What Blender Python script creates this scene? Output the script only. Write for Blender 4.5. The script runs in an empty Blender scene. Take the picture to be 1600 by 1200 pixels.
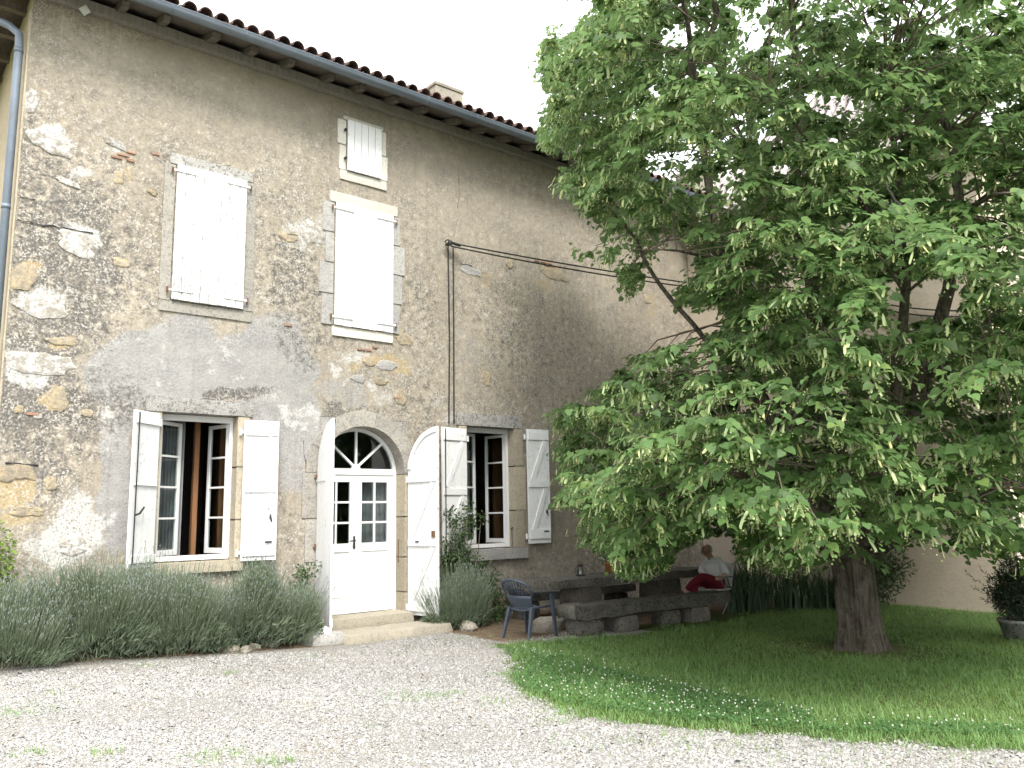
import bpy, bmesh, math, random
import numpy as np
from mathutils import Matrix, Vector
random.seed(7); RNG = np.random.default_rng(7)
SC = bpy.context.scene
COL = SC.collection
R_ = math.radians
# ------------------------------------------------------------------ camera
D, H, FPX = 11.6, 1.77, 1270.93                # distance to the facade, eye height, focal length (px of a 1600 px wide frame)
YAW, PITCH, ROLL = R_(39.272), R_(9.0345), R_(-1.1239)
cF = np.array([math.sin(YAW)*math.cos(PITCH), math.cos(YAW)*math.cos(PITCH), math.sin(PITCH)])
r0 = np.array([math.cos(YAW), -math.sin(YAW), 0.0]); u0 = np.cross(r0, cF)
cR = r0*math.cos(ROLL)+u0*math.sin(ROLL); cU = -r0*math.sin(ROLL)+u0*math.cos(ROLL)
cC = np.array([0.0, -D, H])
cd = bpy.data.cameras.new('camera'); cam = bpy.data.objects.new('camera', cd); COL.objects.link(cam)
cd.sensor_fit = 'HORIZONTAL'; cd.sensor_width = 36.0; cd.lens = FPX/1600*36.0; cd.clip_end = 1500; cd.clip_start = 0.05
M = Matrix.Identity(4)
for i in range(3):
    M[i][0], M[i][1], M[i][2], M[i][3] = cR[i], cU[i], -cF[i], cC[i]
cam.matrix_world = M
SC.camera = cam
# ------------------------------------------------------------------ world, sun, exposure
SUN_EL, SUN_AZ = R_(51), R_(-24)               # azimuth measured from -Y (towards the viewer) to -X
w = bpy.data.worlds.new('World'); SC.world = w; w.use_nodes = True
nt = w.node_tree; nt.nodes.clear()
sky = nt.nodes.new('ShaderNodeTexSky'); sky.sky_type = 'NISHITA'; sky.sun_disc = False
sdir = np.array([math.cos(SUN_EL)*math.sin(SUN_AZ), -math.cos(SUN_EL)*math.cos(SUN_AZ), math.sin(SUN_EL)])
sky.sun_elevation = SUN_EL; sky.sun_rotation = math.atan2(sdir[0], sdir[1])
sky.air_density = 1.0; sky.dust_density = 4.0; sky.ozone_density = 1.0
hs = nt.nodes.new('ShaderNodeHueSaturation'); hs.inputs['Saturation'].default_value = 0.10
mixc = nt.nodes.new('ShaderNodeMix'); mixc.data_type = 'RGBA'; mixc.inputs[0].default_value = 0.72
# an even cloud layer in front of the clear sky, brighter overhead than at the horizon as overcast skies are
wtc = nt.nodes.new('ShaderNodeTexCoord'); wsx = nt.nodes.new('ShaderNodeSeparateXYZ'); nt.links.new(wtc.outputs['Generated'], wsx.inputs[0])
wma = nt.nodes.new('ShaderNodeMath'); wma.operation = 'MULTIPLY_ADD'; wma.use_clamp = False; wma.inputs[1].default_value = 1.5; wma.inputs[2].default_value = 1.0
wmx = nt.nodes.new('ShaderNodeMath'); wmx.operation = 'MAXIMUM'; wmx.inputs[1].default_value = 0.0; nt.links.new(wsx.outputs[2], wmx.inputs[0]); nt.links.new(wmx.outputs[0], wma.inputs[0])
wvm = nt.nodes.new('ShaderNodeVectorMath'); wvm.operation = 'SCALE'; wvm.inputs[0].default_value = (7.6, 7.8, 8.0); nt.links.new(wma.outputs[0], wvm.inputs['Scale']); nt.links.new(wvm.outputs[0], mixc.inputs[7])
bg = nt.nodes.new('ShaderNodeBackground'); bg.inputs['Strength'].default_value = 0.13
wo = nt.nodes.new('ShaderNodeOutputWorld')
nt.links.new(sky.outputs[0], hs.inputs['Color']); nt.links.new(hs.outputs[0], mixc.inputs[6])
nt.links.new(mixc.outputs[2], bg.inputs['Color']); nt.links.new(bg.outputs[0], wo.inputs['Surface'])
sl = bpy.data.lights.new('sun', 'SUN'); sl.energy = 2.2; sl.angle = R_(16); sl.color = (1.0, 0.95, 0.87)
so = bpy.data.objects.new('sun', sl); COL.objects.link(so)
so.rotation_euler = Vector(-sdir).to_track_quat('-Z', 'Y').to_euler()
SC.view_settings.view_transform = 'Standard'; SC.view_settings.look = 'None'
SC.view_settings.exposure = 1.0; SC.view_settings.gamma = 1.0; SC.view_settings.use_curve_mapping = False
SC.render.engine = 'CYCLES'
SC.cycles.use_denoising = True
try: SC.cycles.denoiser = 'OPENIMAGEDENOISE'
except Exception: pass
SC.cycles.use_adaptive_sampling = True; SC.cycles.adaptive_threshold = .03
SC.cycles.max_bounces = 6; SC.cycles.transparent_max_bounces = 12; SC.cycles.diffuse_bounces = 2; SC.cycles.glossy_bounces = 2; SC.cycles.transmission_bounces = 4
SC.cycles.sample_clamp_indirect = 8.0
# ------------------------------------------------------------------ where a point of the survey photograph lies in the place
def ray(u, v): return cR*(u-800)/FPX + cU*(600-v)/FPX + cF
def W(u, v, y=0.0):
    d = ray(u, v); return cC + d*((y+D)/d[1])          # on a plane parallel to the facade
def G(u, v, z=0.0):
    d = ray(u, v); return cC + d*((z-H)/d[2])          # on a level plane
def PX(P):
    P = np.asarray(P, float)-cC; k = P@cF
    return 800+FPX*(P@cR)/k, 600-FPX*(P@cU)/k, k
def hgt(x, y):                                          # height of the yard: it rises towards the left
    x = np.asarray(x, float); y = np.asarray(y, float)
    t = np.clip((6.4-x)/6.0, 0, 1.6)
    return 0.24*t*t*(3-2*np.minimum(t, 1.0))*np.clip(0.35+0.65*(y+9)/7, 0.35, 1.0)+0.0
# ------------------------------------------------------------------ value noise for shapes
_NT = np.random.default_rng(3).random((64, 64, 64)).astype(np.float32)
def vnoise(p):
    p = np.asarray(p, float); i = np.floor(p).astype(int); f = p-i; f = f*f*(3-2*f); o = 0
    for a in (0, 1):
        for b in (0, 1):
            for c in (0, 1):
                wgt = (f[..., 0] if a else 1-f[..., 0])*(f[..., 1] if b else 1-f[..., 1])*(f[..., 2] if c else 1-f[..., 2])
                o = o+wgt*_NT[(i[..., 0]+a) % 64, (i[..., 1]+b) % 64, (i[..., 2]+c) % 64]
    return o
def fnoise(p, oct=4):
    p = np.asarray(p, float); s = 0; a = 0.5
    for k in range(oct): s = s+a*vnoise(p*(2**k)+k*17.3); a *= .5
    return s/(1-0.5**oct)
# ------------------------------------------------------------------ node helpers
class NM:
    def __init__(s, name):
        s.m = bpy.data.materials.new(name); s.m.use_nodes = True; s.t = s.m.node_tree
        s.b = s.t.nodes['Principled BSDF']; s.o = s.t.nodes['Material Output']
        s.tc = s.t.nodes.new('ShaderNodeTexCoord')
    def L(s, a, b): s.t.links.new(a, b)
    def pos(s, scale=(1, 1, 1), kind='Object'):
        mp = s.t.nodes.new('ShaderNodeMapping'); mp.inputs['Scale'].default_value = scale
        s.L(s.tc.outputs[kind], mp.inputs['Vector']); return mp.outputs[0]
    def noise(s, scale, detail=4, rough=.55, vec=None, dist=0):
        n = s.t.nodes.new('ShaderNodeTexNoise'); n.inputs['Scale'].default_value = scale; n.inputs['Detail'].default_value = detail
        n.inputs['Roughness'].default_value = rough; n.inputs['Distortion'].default_value = dist
        s.L(vec if vec is not None else s.tc.outputs['Object'], n.inputs['Vector']); return n.outputs['Fac']
    def voro(s, scale, vec=None, feature='F1', out='Distance'):
        n = s.t.nodes.new('ShaderNodeTexVoronoi'); n.feature = feature; n.inputs['Scale'].default_value = scale
        s.L(vec if vec is not None else s.tc.outputs['Object'], n.inputs['Vector']); return n.outputs[out]
    def ramp(s, fac, stops):
        r = s.t.nodes.new('ShaderNodeValToRGB'); e = r.color_ramp.elements
        while len(e) < len(stops): e.new(0.5)
        for q, (p, c) in zip(e, stops):
            q.position = p; q.color = (c, c, c, 1) if not isinstance(c, tuple) else (*c, 1)
        s.L(fac, r.inputs['Fac']); return r.outputs['Color']
    def mix(s, fac, a, b, mode='MIX'):
        n = s.t.nodes.new('ShaderNodeMix'); n.data_type = 'RGBA'; n.blend_type = mode
        for val, k in ((fac, 0), (a, 6), (b, 7)):
            if isinstance(val, (int, float)): n.inputs[k].default_value = val if k == 0 else (val, val, val, 1)
            elif isinstance(val, tuple): n.inputs[k].default_value = (*val, 1)
            else: s.L(val, n.inputs[k])
        return n.outputs[2]
    def math(s, op, a, b=None, c=None, clamp=False):
        n = s.t.nodes.new('ShaderNodeMath'); n.operation = op; n.use_clamp = clamp
        for k, val in enumerate((a, b, c)):
            if val is None: continue
            if isinstance(val, (int, float)): n.inputs[k].default_value = val
            else: s.L(val, n.inputs[k])
        return n.outputs[0]
    def attr(s, name, out='Fac'):
        n = s.t.nodes.new('ShaderNodeAttribute'); n.attribute_name = name; return n.outputs[out]
    def bump(s, h, strength=.4, dist=.01, nrm=None):
        n = s.t.nodes.new('ShaderNodeBump'); n.inputs['Strength'].default_value = strength; n.inputs['Distance'].default_value = dist
        s.L(h, n.inputs['Height'])
        if nrm is not None: s.L(nrm, n.inputs['Normal'])
        s.L(n.outputs[0], s.b.inputs['Normal']); return n.outputs[0]
    def done(s, col=None, rough=.8, spec=.3, metal=0):
        if col is not None:
            if isinstance(col, tuple): s.b.inputs['Base Color'].default_value = (*col, 1)
            else: s.L(col, s.b.inputs['Base Color'])
        if isinstance(rough, (int, float)): s.b.inputs['Roughness'].default_value = rough
        else: s.L(rough, s.b.inputs['Roughness'])
        s.b.inputs['Specular IOR Level'].default_value = spec; s.b.inputs['Metallic'].default_value = metal
        return s.m
    def rnd(s):
        return s.t.nodes.new('ShaderNodeObjectInfo').outputs['Random']
# ------------------------------------------------------------------ materials
MT = {}
def stone_mat(name, c1, c2, spot, lich=0.35, wm=0.0):
    n = NM(name); a = n.noise(3.5, 3, .65); b = n.noise(24, 4, .7); v = n.noise(70, 1, .6)
    c = n.mix(n.ramp(a, [(.35, 0.), (.65, 1.)]), c1, c2)
    c = n.mix(n.math('MULTIPLY', n.ramp(b, [(.5, 0.), (.62, 1.)]), lich), c, spot)
    c = n.mix(n.math('MULTIPLY', n.ramp(v, [(.56, 0.), (.66, 1.)]), .5), c, tuple(min(1, x*1.5) for x in c2))
    if wm: c = n.mix(n.math('MULTIPLY', n.ramp(n.noise(8, 4, .75), [(.44, 0.), (.56, 1.)]), wm), c, (.27, .24, .195))
    c = n.mix(1.0, c, n.ramp(n.rnd(), [(0., .82), (1., 1.08)]), 'MULTIPLY')
    n.bump(n.math('ADD', n.math('MULTIPLY', b, .6), n.math('MULTIPLY', v, .4)), .7, .012)
    return n.done(c, .92, .15)
MT['quoin'] = stone_mat('limewashed_stone', (.62, .60, .56), (.50, .49, .47), (.20, .19, .17), .75, .75)
MT['ochre'] = stone_mat('ochre_stone', (.46, .375, .235), (.40, .335, .24), (.17, .145, .11), .7, .7)
MT['dressed'] = stone_mat('dressed_stone', (.385, .34, .262), (.45, .392, .295), (.21, .19, .16), .45)
MT['arch'] = stone_mat('grey_beige_stone', (.33, .315, .285), (.40, .37, .32), (.15, .145, .135), .6)
MT['greystone'] = stone_mat('grey_stone', (.36, .35, .335), (.44, .425, .40), (.17, .165, .155), .5)
MT['palestone'] = stone_mat('pale_limestone', (.66, .64, .58), (.60, .57, .50), (.40, .38, .33), .35)
MT['lintel'] = stone_mat('weathered_lintel', (.30, .285, .26), (.42, .41, .39), (.09, .088, .082), .85)
MT['step'] = stone_mat('worn_step_stone', (.44, .40, .32), (.37, .335, .27), (.19, .17, .13), .45)
MT['mossy'] = stone_mat('dark_mossy_stone', (.088, .084, .070), (.15, .14, .118), (.03, .033, .026), .8)
MT['pillar'] = stone_mat('weathered_pillar_stone', (.22, .20, .165), (.15, .14, .12), (.07, .07, .06), .7)
MT['rock'] = stone_mat('field_stone', (.36, .32, .26), (.26, .24, .20), (.14, .13, .11), .5)
MT['brick'] = stone_mat('red_brick', (.32, .15, .095), (.38, .21, .145), (.45, .40, .33), .5, .4)
def wall_mat():
    n = NM('old_lime_render')
    P = n.pos((1, 1, 1))
    big = n.noise(.55, 2, .6, P); mid = n.noise(2.6, 4, .68, P); small = n.noise(9, 4, .75, P); fine = n.noise(40, 2, .65, P); grit = fine
    warp = n.noise(4.5, 4, .7, P)
    c = n.mix(n.ramp(big, [(.32, 0.), (.68, 1.)]), (.300, .260, .203), (.390, .343, .272))
    c = n.mix(n.math('MULTIPLY', n.ramp(mid, [(.46, 0.), (.66, 1.)]), .55), c, (.215, .197, .170))
    c = n.mix(n.math('MULTIPLY', n.ramp(mid, [(.30, 1.), (.44, 0.)]), .5), c, (.47, .425, .355))
    rough_zone = n.math('SUBTRACT', 1.0, n.attr('smooth'))
    sm = n.math('MULTIPLY', n.ramp(small, [(.5, 0.), (.6, 1.)]), n.math('MULTIPLY', rough_zone, .56))
    c = n.mix(sm, c, (.155, .143, .124))
    sl_ = n.math('MULTIPLY', n.ramp(small, [(.34, 1.), (.43, 0.)]), n.math('MULTIPLY', rough_zone, .75))
    c = n.mix(sl_, c, (.60, .545, .46))
    # smooth cement repairs
    ce = n.ramp(n.math('ADD', n.attr('cement'), n.math('MULTIPLY', n.math('SUBTRACT', warp, .5), .5)), [(.42, 0.), (.60, 1.)])
    cc = n.mix(n.ramp(fine, [(.38, 0.), (.62, 1.)]), (.235, .234, .233), (.355, .352, .347))
    cc = n.mix(n.math('MULTIPLY', n.ramp(mid, [(.42, 0.), (.62, 1.)]), .65), cc, (.41, .40, .38))
    c = n.mix(n.math('MULTIPLY', ce, .88), c, cc)
    # lichen and dirt
    dk = n.ramp(n.math('ADD', n.attr('dark'), n.math('MULTIPLY', n.math('SUBTRACT', small, .5), 1.9)), [(.40, 0.), (.72, 1.)])
    c = n.mix(n.math('MULTIPLY', dk, .88), c, n.mix(n.ramp(fine, [(.42, 0.), (.6, 1.)]), (.105, .100, .092), (.225, .21, .19)))
    oc = n.ramp(n.math('ADD', n.attr('ochre'), n.math('MULTIPLY', n.math('SUBTRACT', small, .5), 1.6)), [(.45, 0.), (.62, 1.)])
    c = n.mix(n.math('MULTIPLY', oc, .8), c, n.mix(fine, (.36, .27, .14), (.52, .41, .24)))
    wh = n.ramp(n.math('ADD', n.attr('white'), n.math('MULTIPLY', n.math('SUBTRACT', warp, .5), 2.2)), [(.42, 0.), (.70, 1.)])
    c = n.mix(n.math('MULTIPLY', wh, .85), c, n.mix(n.ramp(fine, [(.4, 0.), (.6, 1.)]), (.44, .43, .41), (.66, .65, .62)))
    # speckle of lost limewash and grit
    spk = n.math('MULTIPLY', n.ramp(fine, [(.56, 0.), (.61, 1.)]), n.math('MULTIPLY', n.ramp(mid, [(.36, 0.), (.54, 1.)]), n.math('MULTIPLY', rough_zone, .85)))
    c = n.mix(spk, c, (.58, .55, .50))
    pit = n.math('MULTIPLY', n.ramp(fine, [(.33, 1.), (.40, 0.)]), n.math('MULTIPLY', rough_zone, .6))
    c = n.mix(pit, c, (.10, .09, .075))
    # thin run-down streaks of lime
    st = n.noise(1.0, 3, .6, n.pos((22, 1, .55)))
    c = n.mix(n.math('MULTIPLY', n.ramp(st, [(.64, 0.), (.72, 1.)]), .30), c, (.52, .50, .46))
    st2 = n.noise(1.0, 4, .6, n.pos((7, 1, .4)))
    c = n.mix(n.math('MULTIPLY', n.ramp(st2, [(.56, 0.), (.70, 1.)]), .32), c, (.19, .17, .14))
    c = n.mix(n.math('MULTIPLY', n.ramp(grit, [(.4, 0.), (.62, 1.)]), .14), c, (.12, .11, .1))
    n.bump(n.math('ADD', n.math('MULTIPLY', n.noise(9, 3, .75, P), .7), n.math('MULTIPLY', n.noise(40, 1, .6, P), .3)), .75, .02)
    return n.done(c, .95, .1)
MT['wall'] = wall_mat()
def plaster(name, a, b, s=.5):
    n = NM(name); q = n.noise(1.2, 6, .65); f = n.noise(30, 5, .7); g = n.noise(6, 6, .7)
    c = n.mix(n.ramp(q, [(.3, 0.), (.7, 1.)]), a, b); c = n.mix(n.math('MULTIPLY', n.ramp(f, [(.5, 0.), (.64, 1.)]), s*.5), c, tuple(x*.55 for x in a))
    c = n.mix(n.math('MULTIPLY', n.ramp(g, [(.5, 0.), (.65, 1.)]), s*.6), c, tuple(x*.75 for x in a))
    n.bump(n.math('ADD', f, g), .5, .012); return n.done(c, .95, .1)
MT['towerwall'] = plaster('pale_pink_render', (.56, .475, .385), (.62, .53, .43))
MT['sidewall'] = plaster('cream_render', (.46, .385, .27), (.52, .44, .32), .7)
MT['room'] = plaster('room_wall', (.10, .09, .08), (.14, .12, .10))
def white_paint(name, dirt=.25, flake=0.0):
    n = NM(name); P = n.pos((14, 14, 1.6)); a = n.noise(2.2, 6, .6, P); b = n.noise(1.7, 4, .6); f = n.noise(26, 5, .7, n.pos((1.5, 1, .45)))
    c = n.mix(n.math('MULTIPLY', n.ramp(a, [(.48, 0.), (.7, 1.)]), dirt), (.80, .80, .795), (.60, .60, .60))
    c = n.mix(n.math('MULTIPLY', n.ramp(b, [(.45, 0.), (.7, 1.)]), dirt*.6), c, (.66, .655, .64))
    if flake: c = n.mix(n.ramp(n.math('ADD', f, n.math('MULTIPLY', b, .3)), [(.80-flake, 0.), (.84-flake, 1.)]), c, (.33, .32, .31))
    n.bump(a, .25, .003); return n.done(c, .55, .35)
MT['white'] = white_paint('white_paint', .25, .02); MT['white_old'] = white_paint('weathered_white_paint', .6, .075); MT['white_door'] = white_paint('door_white_paint', .15)
def glass():
    n = NM('window_glass'); n.t.nodes.remove(n.b)
    tr = n.t.nodes.new('ShaderNodeBsdfTransparent'); tr.inputs[0].default_value = (.80, .84, .83, 1)
    gl = n.t.nodes.new('ShaderNodeBsdfGlossy'); gl.inputs['Roughness'].default_value = .02
    fr = n.t.nodes.new('ShaderNodeFresnel'); ge = n.t.nodes.new('ShaderNodeNewGeometry'); n.L(n.math('MULTIPLY_ADD', ge.outputs['Backfacing'], 1/1.5-1.5, 1.5), fr.inputs[0])
    mx = n.t.nodes.new('ShaderNodeMixShader'); n.L(fr.outputs[0], mx.inputs[0]); n.L(tr.outputs[0], mx.inputs[1]); n.L(gl.outputs[0], mx.inputs[2]); n.L(mx.outputs[0], n.o.inputs[0])
    return n.m
MT['glass'] = glass()
def wood(name, a, b):
    n = NM(name); g = n.noise(3, 6, .6, n.pos((9, 9, .7)), .6); c = n.mix(n.ramp(g, [(.35, 0.), (.65, 1.)]), a, b); n.bump(g, .3, .004); return n.done(c, .7, .3)
MT['brownwood'] = wood('varnished_brown_wood', (.17, .080, .034), (.25, .125, .058))
MT['oldwood'] = wood('weathered_eave_wood', (.10, .085, .07), (.17, .15, .125))
MT['paleboard'] = wood('pale_eave_wood', (.20, .185, .165), (.29, .27, .245))
def plain(name, c, rough=.5, spec=.4, metal=0, var=.12, sc=8, bump=.1):
    n = NM(name); a = n.noise(sc, 5, .65); b = n.noise(sc*6, 3, .6)
    col = n.mix(n.ramp(a, [(.3, 0.), (.7, 1.)]), tuple(x*(1-var) for x in c), tuple(min(1, x*(1+var)) for x in c))
    n.bump(b, bump, .004); return n.done(col, rough, spec, metal)
MT['zinc'] = plain('grey_blue_zinc', (.165, .195, .235), .5, .5, .25, .15, 3)
MT['black'] = plain('black_iron', (.02, .02, .022), .55, .4)
MT['rust'] = plain('rusty_iron', (.16, .09, .05), .8, .2, 0, .3)
MT['cable'] = plain('black_cable', (.025, .025, .026), .6, .3)
MT['curtain'] = plain('grey_curtain', (.25, .25, .265), .9, .1)
MT['bluechair'] = plain('slate_blue_plastic', (.050, .064, .090), .42, .5, 0, .12, 5, .04)
MT['whiteplastic'] = plain('white_plastic', (.72, .72, .72), .45, .4, 0, .05)
MT['greymetal'] = plain('grey_tube', (.25, .25, .26), .4, .5, .6)
MT['terracotta'] = plain('terracotta', (.48, .20, .07), .8, .2, 0, .2)
MT['lampbox'] = plain('grey_white_plastic', (.50, .50, .49), .5, .4)
MT['shirt'] = plain('white_cotton', (.80, .81, .83), .9, .1, 0, .06, 10, .25)
MT['trousers'] = plain('maroon_cotton', (.13, .016, .024), .9, .1, 0, .2, 12, .3)
MT['skin'] = plain('skin', (.50, .30, .215), .55, .35, 0, .1, 14)
MT['hair'] = plain('short_grey_hair', (.46, .44, .42), .85, .2, 0, .35, 60, .6)
MT['shoe'] = plain('dark_leather', (.03, .025, .022), .6, .4)
def tile_mat():
    n = NM('canal_tile'); a = n.noise(5, 6, .65); b = n.noise(30, 5, .7)
    c = n.mix(n.ramp(a, [(.35, 0.), (.65, 1.)]), (.145, .080, .060), (.085, .060, .054)); c = n.mix(n.math('MULTIPLY', n.ramp(b, [(.52, 0.), (.64, 1.)]), .6), c, (.30, .235, .20))
    c = n.mix(1.0, c, n.ramp(n.rnd(), [(0., .65), (1., 1.25)]), 'MULTIPLY'); n.bump(b, .5, .006); return n.done(c, .9, .15)
MT['tile'] = tile_mat()
def old_tile():
    n = NM('pale_lichen_tile'); a = n.noise(4, 6, .7); b = n.noise(18, 6, .7)
    c = n.mix(n.ramp(a, [(.35, 0.), (.65, 1.)]), (.34, .30, .29), (.46, .42, .40)); c = n.mix(n.math('MULTIPLY', n.ramp(b, [(.5, 0.), (.62, 1.)]), .7), c, (.16, .145, .14))
    c = n.mix(1.0, c, n.ramp(n.rnd(), [(0., .8), (1., 1.15)]), 'MULTIPLY'); n.bump(b, .6, .01); return n.done(c, .95, .1)
MT['oldtile'] = old_tile()
def leaf_mat(name, top, under, var=.5, trans=.35, rough=.5, tint=True):
    n = NM(name); t = n.attr('tint') if tint else n.rnd()
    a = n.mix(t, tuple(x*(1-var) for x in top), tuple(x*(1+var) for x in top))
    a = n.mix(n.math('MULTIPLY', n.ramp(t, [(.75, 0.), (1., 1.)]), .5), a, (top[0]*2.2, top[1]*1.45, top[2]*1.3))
    geo = n.t.nodes.new('ShaderNodeNewGeometry'); c = n.mix(geo.outputs['Backfacing'], a, under)
    n.done(c, rough, .35)
    tl = n.t.nodes.new('ShaderNodeBsdfTranslucent'); n.L(n.mix(.5, c, (top[0]*1.5, top[1]*1.5, top[2]*.9)), tl.inputs[0])
    mx = n.t.nodes.new('ShaderNodeMixShader'); mx.inputs[0].default_value = trans
    n.L(n.b.outputs[0], mx.inputs[1]); n.L(tl.outputs[0], mx.inputs[2]); n.L(mx.outputs[0], n.o.inputs[0]); return n.m
MT['leaf'] = leaf_mat('lime_leaf', (.108, .192, .062), (.18, .26, .13), .5, .5)
MT['leaf1'] = leaf_mat('lime_leaf_single', (.108, .192, .062), (.18, .26, .13), .5, .5, .5, False)
MT['bract'] = leaf_mat('lime_flower_bract', (.44, .53, .27), (.48, .56, .33), .2, .45)
MT['lav_leaf'] = leaf_mat('lavender_leaf', (.145, .195, .122), (.175, .22, .15), .4, .2, .8)
MT['lav_spike'] = leaf_mat('lavender_spike', (.32, .36, .32), (.32, .36, .32), .15, .2, .8)
MT['grass'] = leaf_mat('grass_blade', (.180, .300, .090), (.185, .305, .105), .5, .35, .6)
MT['clover'] = leaf_mat('clover_leaf', (.10, .215, .075), (.13, .24, .11), .4, .35, .6)
MT['cloverfl'] = leaf_mat('clover_flower', (.62, .62, .54), (.62, .62, .54), .2, .2, .8)
MT['iris'] = leaf_mat('iris_blade', (.075, .125, .065), (.09, .145, .085), .4, .25, .5)
MT['shrub'] = leaf_mat('shrub_leaf', (.062, .098, .040), (.09, .125, .065), .5, .3, .5)
MT['rose'] = leaf_mat('climber_leaf', (.080, .135, .050), (.11, .165, .08), .5, .3, .5)
MT['ivy'] = leaf_mat('golden_ivy_leaf', (.17, .26, .04), (.19, .26, .08), .45, .35, .5)
MT['darkfir'] = leaf_mat('dark_needle', (.030, .048, .026), (.04, .06, .035), .4, .1, .6)
MT['dry'] = leaf_mat('dry_straw', (.28, .22, .12), (.28, .22, .13), .4, .2, .8)
def bark():
    n = NM('bark'); P = n.pos((9, 9, 1.3)); a = n.noise(1.6, 8, .7, P, .8); b = n.noise(14, 5, .65); g = n.noise(2.2, 4, .6)
    c = n.mix(n.ramp(a, [(.38, 0.), (.62, 1.)]), (.048, .040, .033), (.170, .145, .118)); c = n.mix(n.math('MULTIPLY', n.ramp(b, [(.55, 0.), (.66, 1.)]), .5), c, (.21, .20, .165))
    c = n.mix(n.math('MULTIPLY', n.ramp(g, [(.5, 0.), (.66, 1.)]), .3), c, (.08, .09, .04))
    n.bump(n.math('ADD', a, n.math('MULTIPLY', b, .25)), 1.0, .05); return n.done(c, .95, .1)
MT['bark'] = bark()
MT['twig'] = plain('grey_twig', (.15, .125, .095), .9, .1, 0, .35, 12)
MT['deadtwig'] = plain('pale_dead_twig', (.36, .34, .30), .9, .1, 0, .25, 12)
def pebble():
    n = NM('pale_gravel_stone'); t = n.attr('tint')
    c = n.ramp(t, [(0., (.19, .185, .178)), (.2, (.27, .265, .255)), (.5, (.325, .318, .306)), (.82, (.39, .383, .37)), (1., (.32, .28, .23))])
    f = n.noise(160, 3, .6); c = n.mix(n.math('MULTIPLY', n.ramp(f, [(.5, 0.), (.7, 1.)]), .3), c, (.22, .21, .2)); return n.done(c, .9, .15)
MT['pebble'] = pebble()
def ground_mat():
    n = NM('yard_ground'); f = n.noise(5, 6, .65); g = n.noise(45, 6, .7); v = n.voro(55); vc = n.voro(55, None, 'F1', 'Color'); pt = n.noise(1.1, 5, .6)
    sx = n.t.nodes.new('ShaderNodeSeparateColor'); n.L(vc, sx.inputs[0])
    gr = n.ramp(sx.outputs[0], [(0., (.21, .205, .195)), (.4, (.33, .322, .308)), (1., (.44, .43, .41))])
    gr = n.mix(n.ramp(v, [(.25, 0.), (.55, 1.)]), gr, (.22, .205, .18))
    gr = n.mix(n.math('MULTIPLY', n.ramp(pt, [(.56, 0.), (.70, 1.)]), .35), gr, (.27, .22, .15))
    so_ = n.mix(n.ramp(f, [(.35, 0.), (.65, 1.)]), (.115, .082, .055), (.20, .15, .10)); so_ = n.mix(n.math('MULTIPLY', n.ramp(g, [(.52, 0.), (.64, 1.)]), .5), so_, (.32, .27, .20))
    ga = n.mix(n.ramp(f, [(.35, 0.), (.65, 1.)]), (.075, .110, .034), (.115, .140, .052)); ga = n.mix(n.math('MULTIPLY', n.ramp(g, [(.5, 0.), (.66, 1.)]), .5), ga, (.17, .145, .075))
    e = n.math('MULTIPLY', n.math('SUBTRACT', f, .5), .7)
    c = n.mix(n.ramp(n.math('ADD', n.attr('gravel'), e), [(.44, 0.), (.58, 1.)]), ga, gr)
    c = n.mix(n.ramp(n.math('ADD', n.attr('soil'), e), [(.42, 0.), (.62, 1.)]), c, so_)
    n.bump(n.math('SUBTRACT', n.math('MULTIPLY', g, .6), n.math('MULTIPLY', v, .6)), .8, .02); return n.done(c, .95, .1)
MT['ground'] = ground_mat()
# ------------------------------------------------------------------ mesh helpers
def link(o, parent=None):
    COL.objects.link(o)
    if parent is not None: o.parent = parent
    return o
def tag(o, label=None, cat=None, group=None, kind=None):
    for k, v in (('label', label), ('category', cat), ('group', group), ('kind', kind)):
        if v: o[k] = v
    return o
def empty(name, loc=(0, 0, 0), rz=0.0, parent=None):
    o = bpy.data.objects.new(name, None); o.empty_display_size = .2; link(o, parent); o.location = loc; o.rotation_euler = (0, 0, rz); return o
def npmesh(name, V, Fq, mat, parent=None, smooth=False, attrs=None):
    """V (n,3); Fq (m,3) or (m,4) index array, or a list of such arrays"""
    me = bpy.data.meshes.new(name); V = np.asarray(V, np.float32)
    fl = Fq if isinstance(Fq, list) else [Fq]
    fl = [np.asarray(f, np.int32) for f in fl if len(f)]
    me.vertices.add(len(V)); me.vertices.foreach_set('co', V.ravel())
    tot = sum(f.size for f in fl); nf = sum(len(f) for f in fl)
    me.loops.add(tot); me.loops.foreach_set('vertex_index', np.concatenate([f.ravel() for f in fl]))
    me.polygons.add(nf); cnt = np.concatenate([np.full(len(f), f.shape[1], np.int32) for f in fl])
    st = np.concatenate([[0], np.cumsum(cnt)[:-1]]).astype(np.int32)
    me.polygons.foreach_set('loop_start', st)
    try: me.polygons.foreach_set('loop_total', cnt)
    except Exception: pass
    if smooth: me.polygons.foreach_set('use_smooth', np.ones(nf, bool))
    for k, a in (attrs or {}).items():
        at = me.attributes.new(k, 'FLOAT', 'POINT'); at.data.foreach_set('value', np.asarray(a, np.float32))
    me.update(calc_edges=True); me.validate()
    if mat is not None: me.materials.append(mat)
    o = bpy.data.objects.new(name, me); link(o, parent); return o
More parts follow.
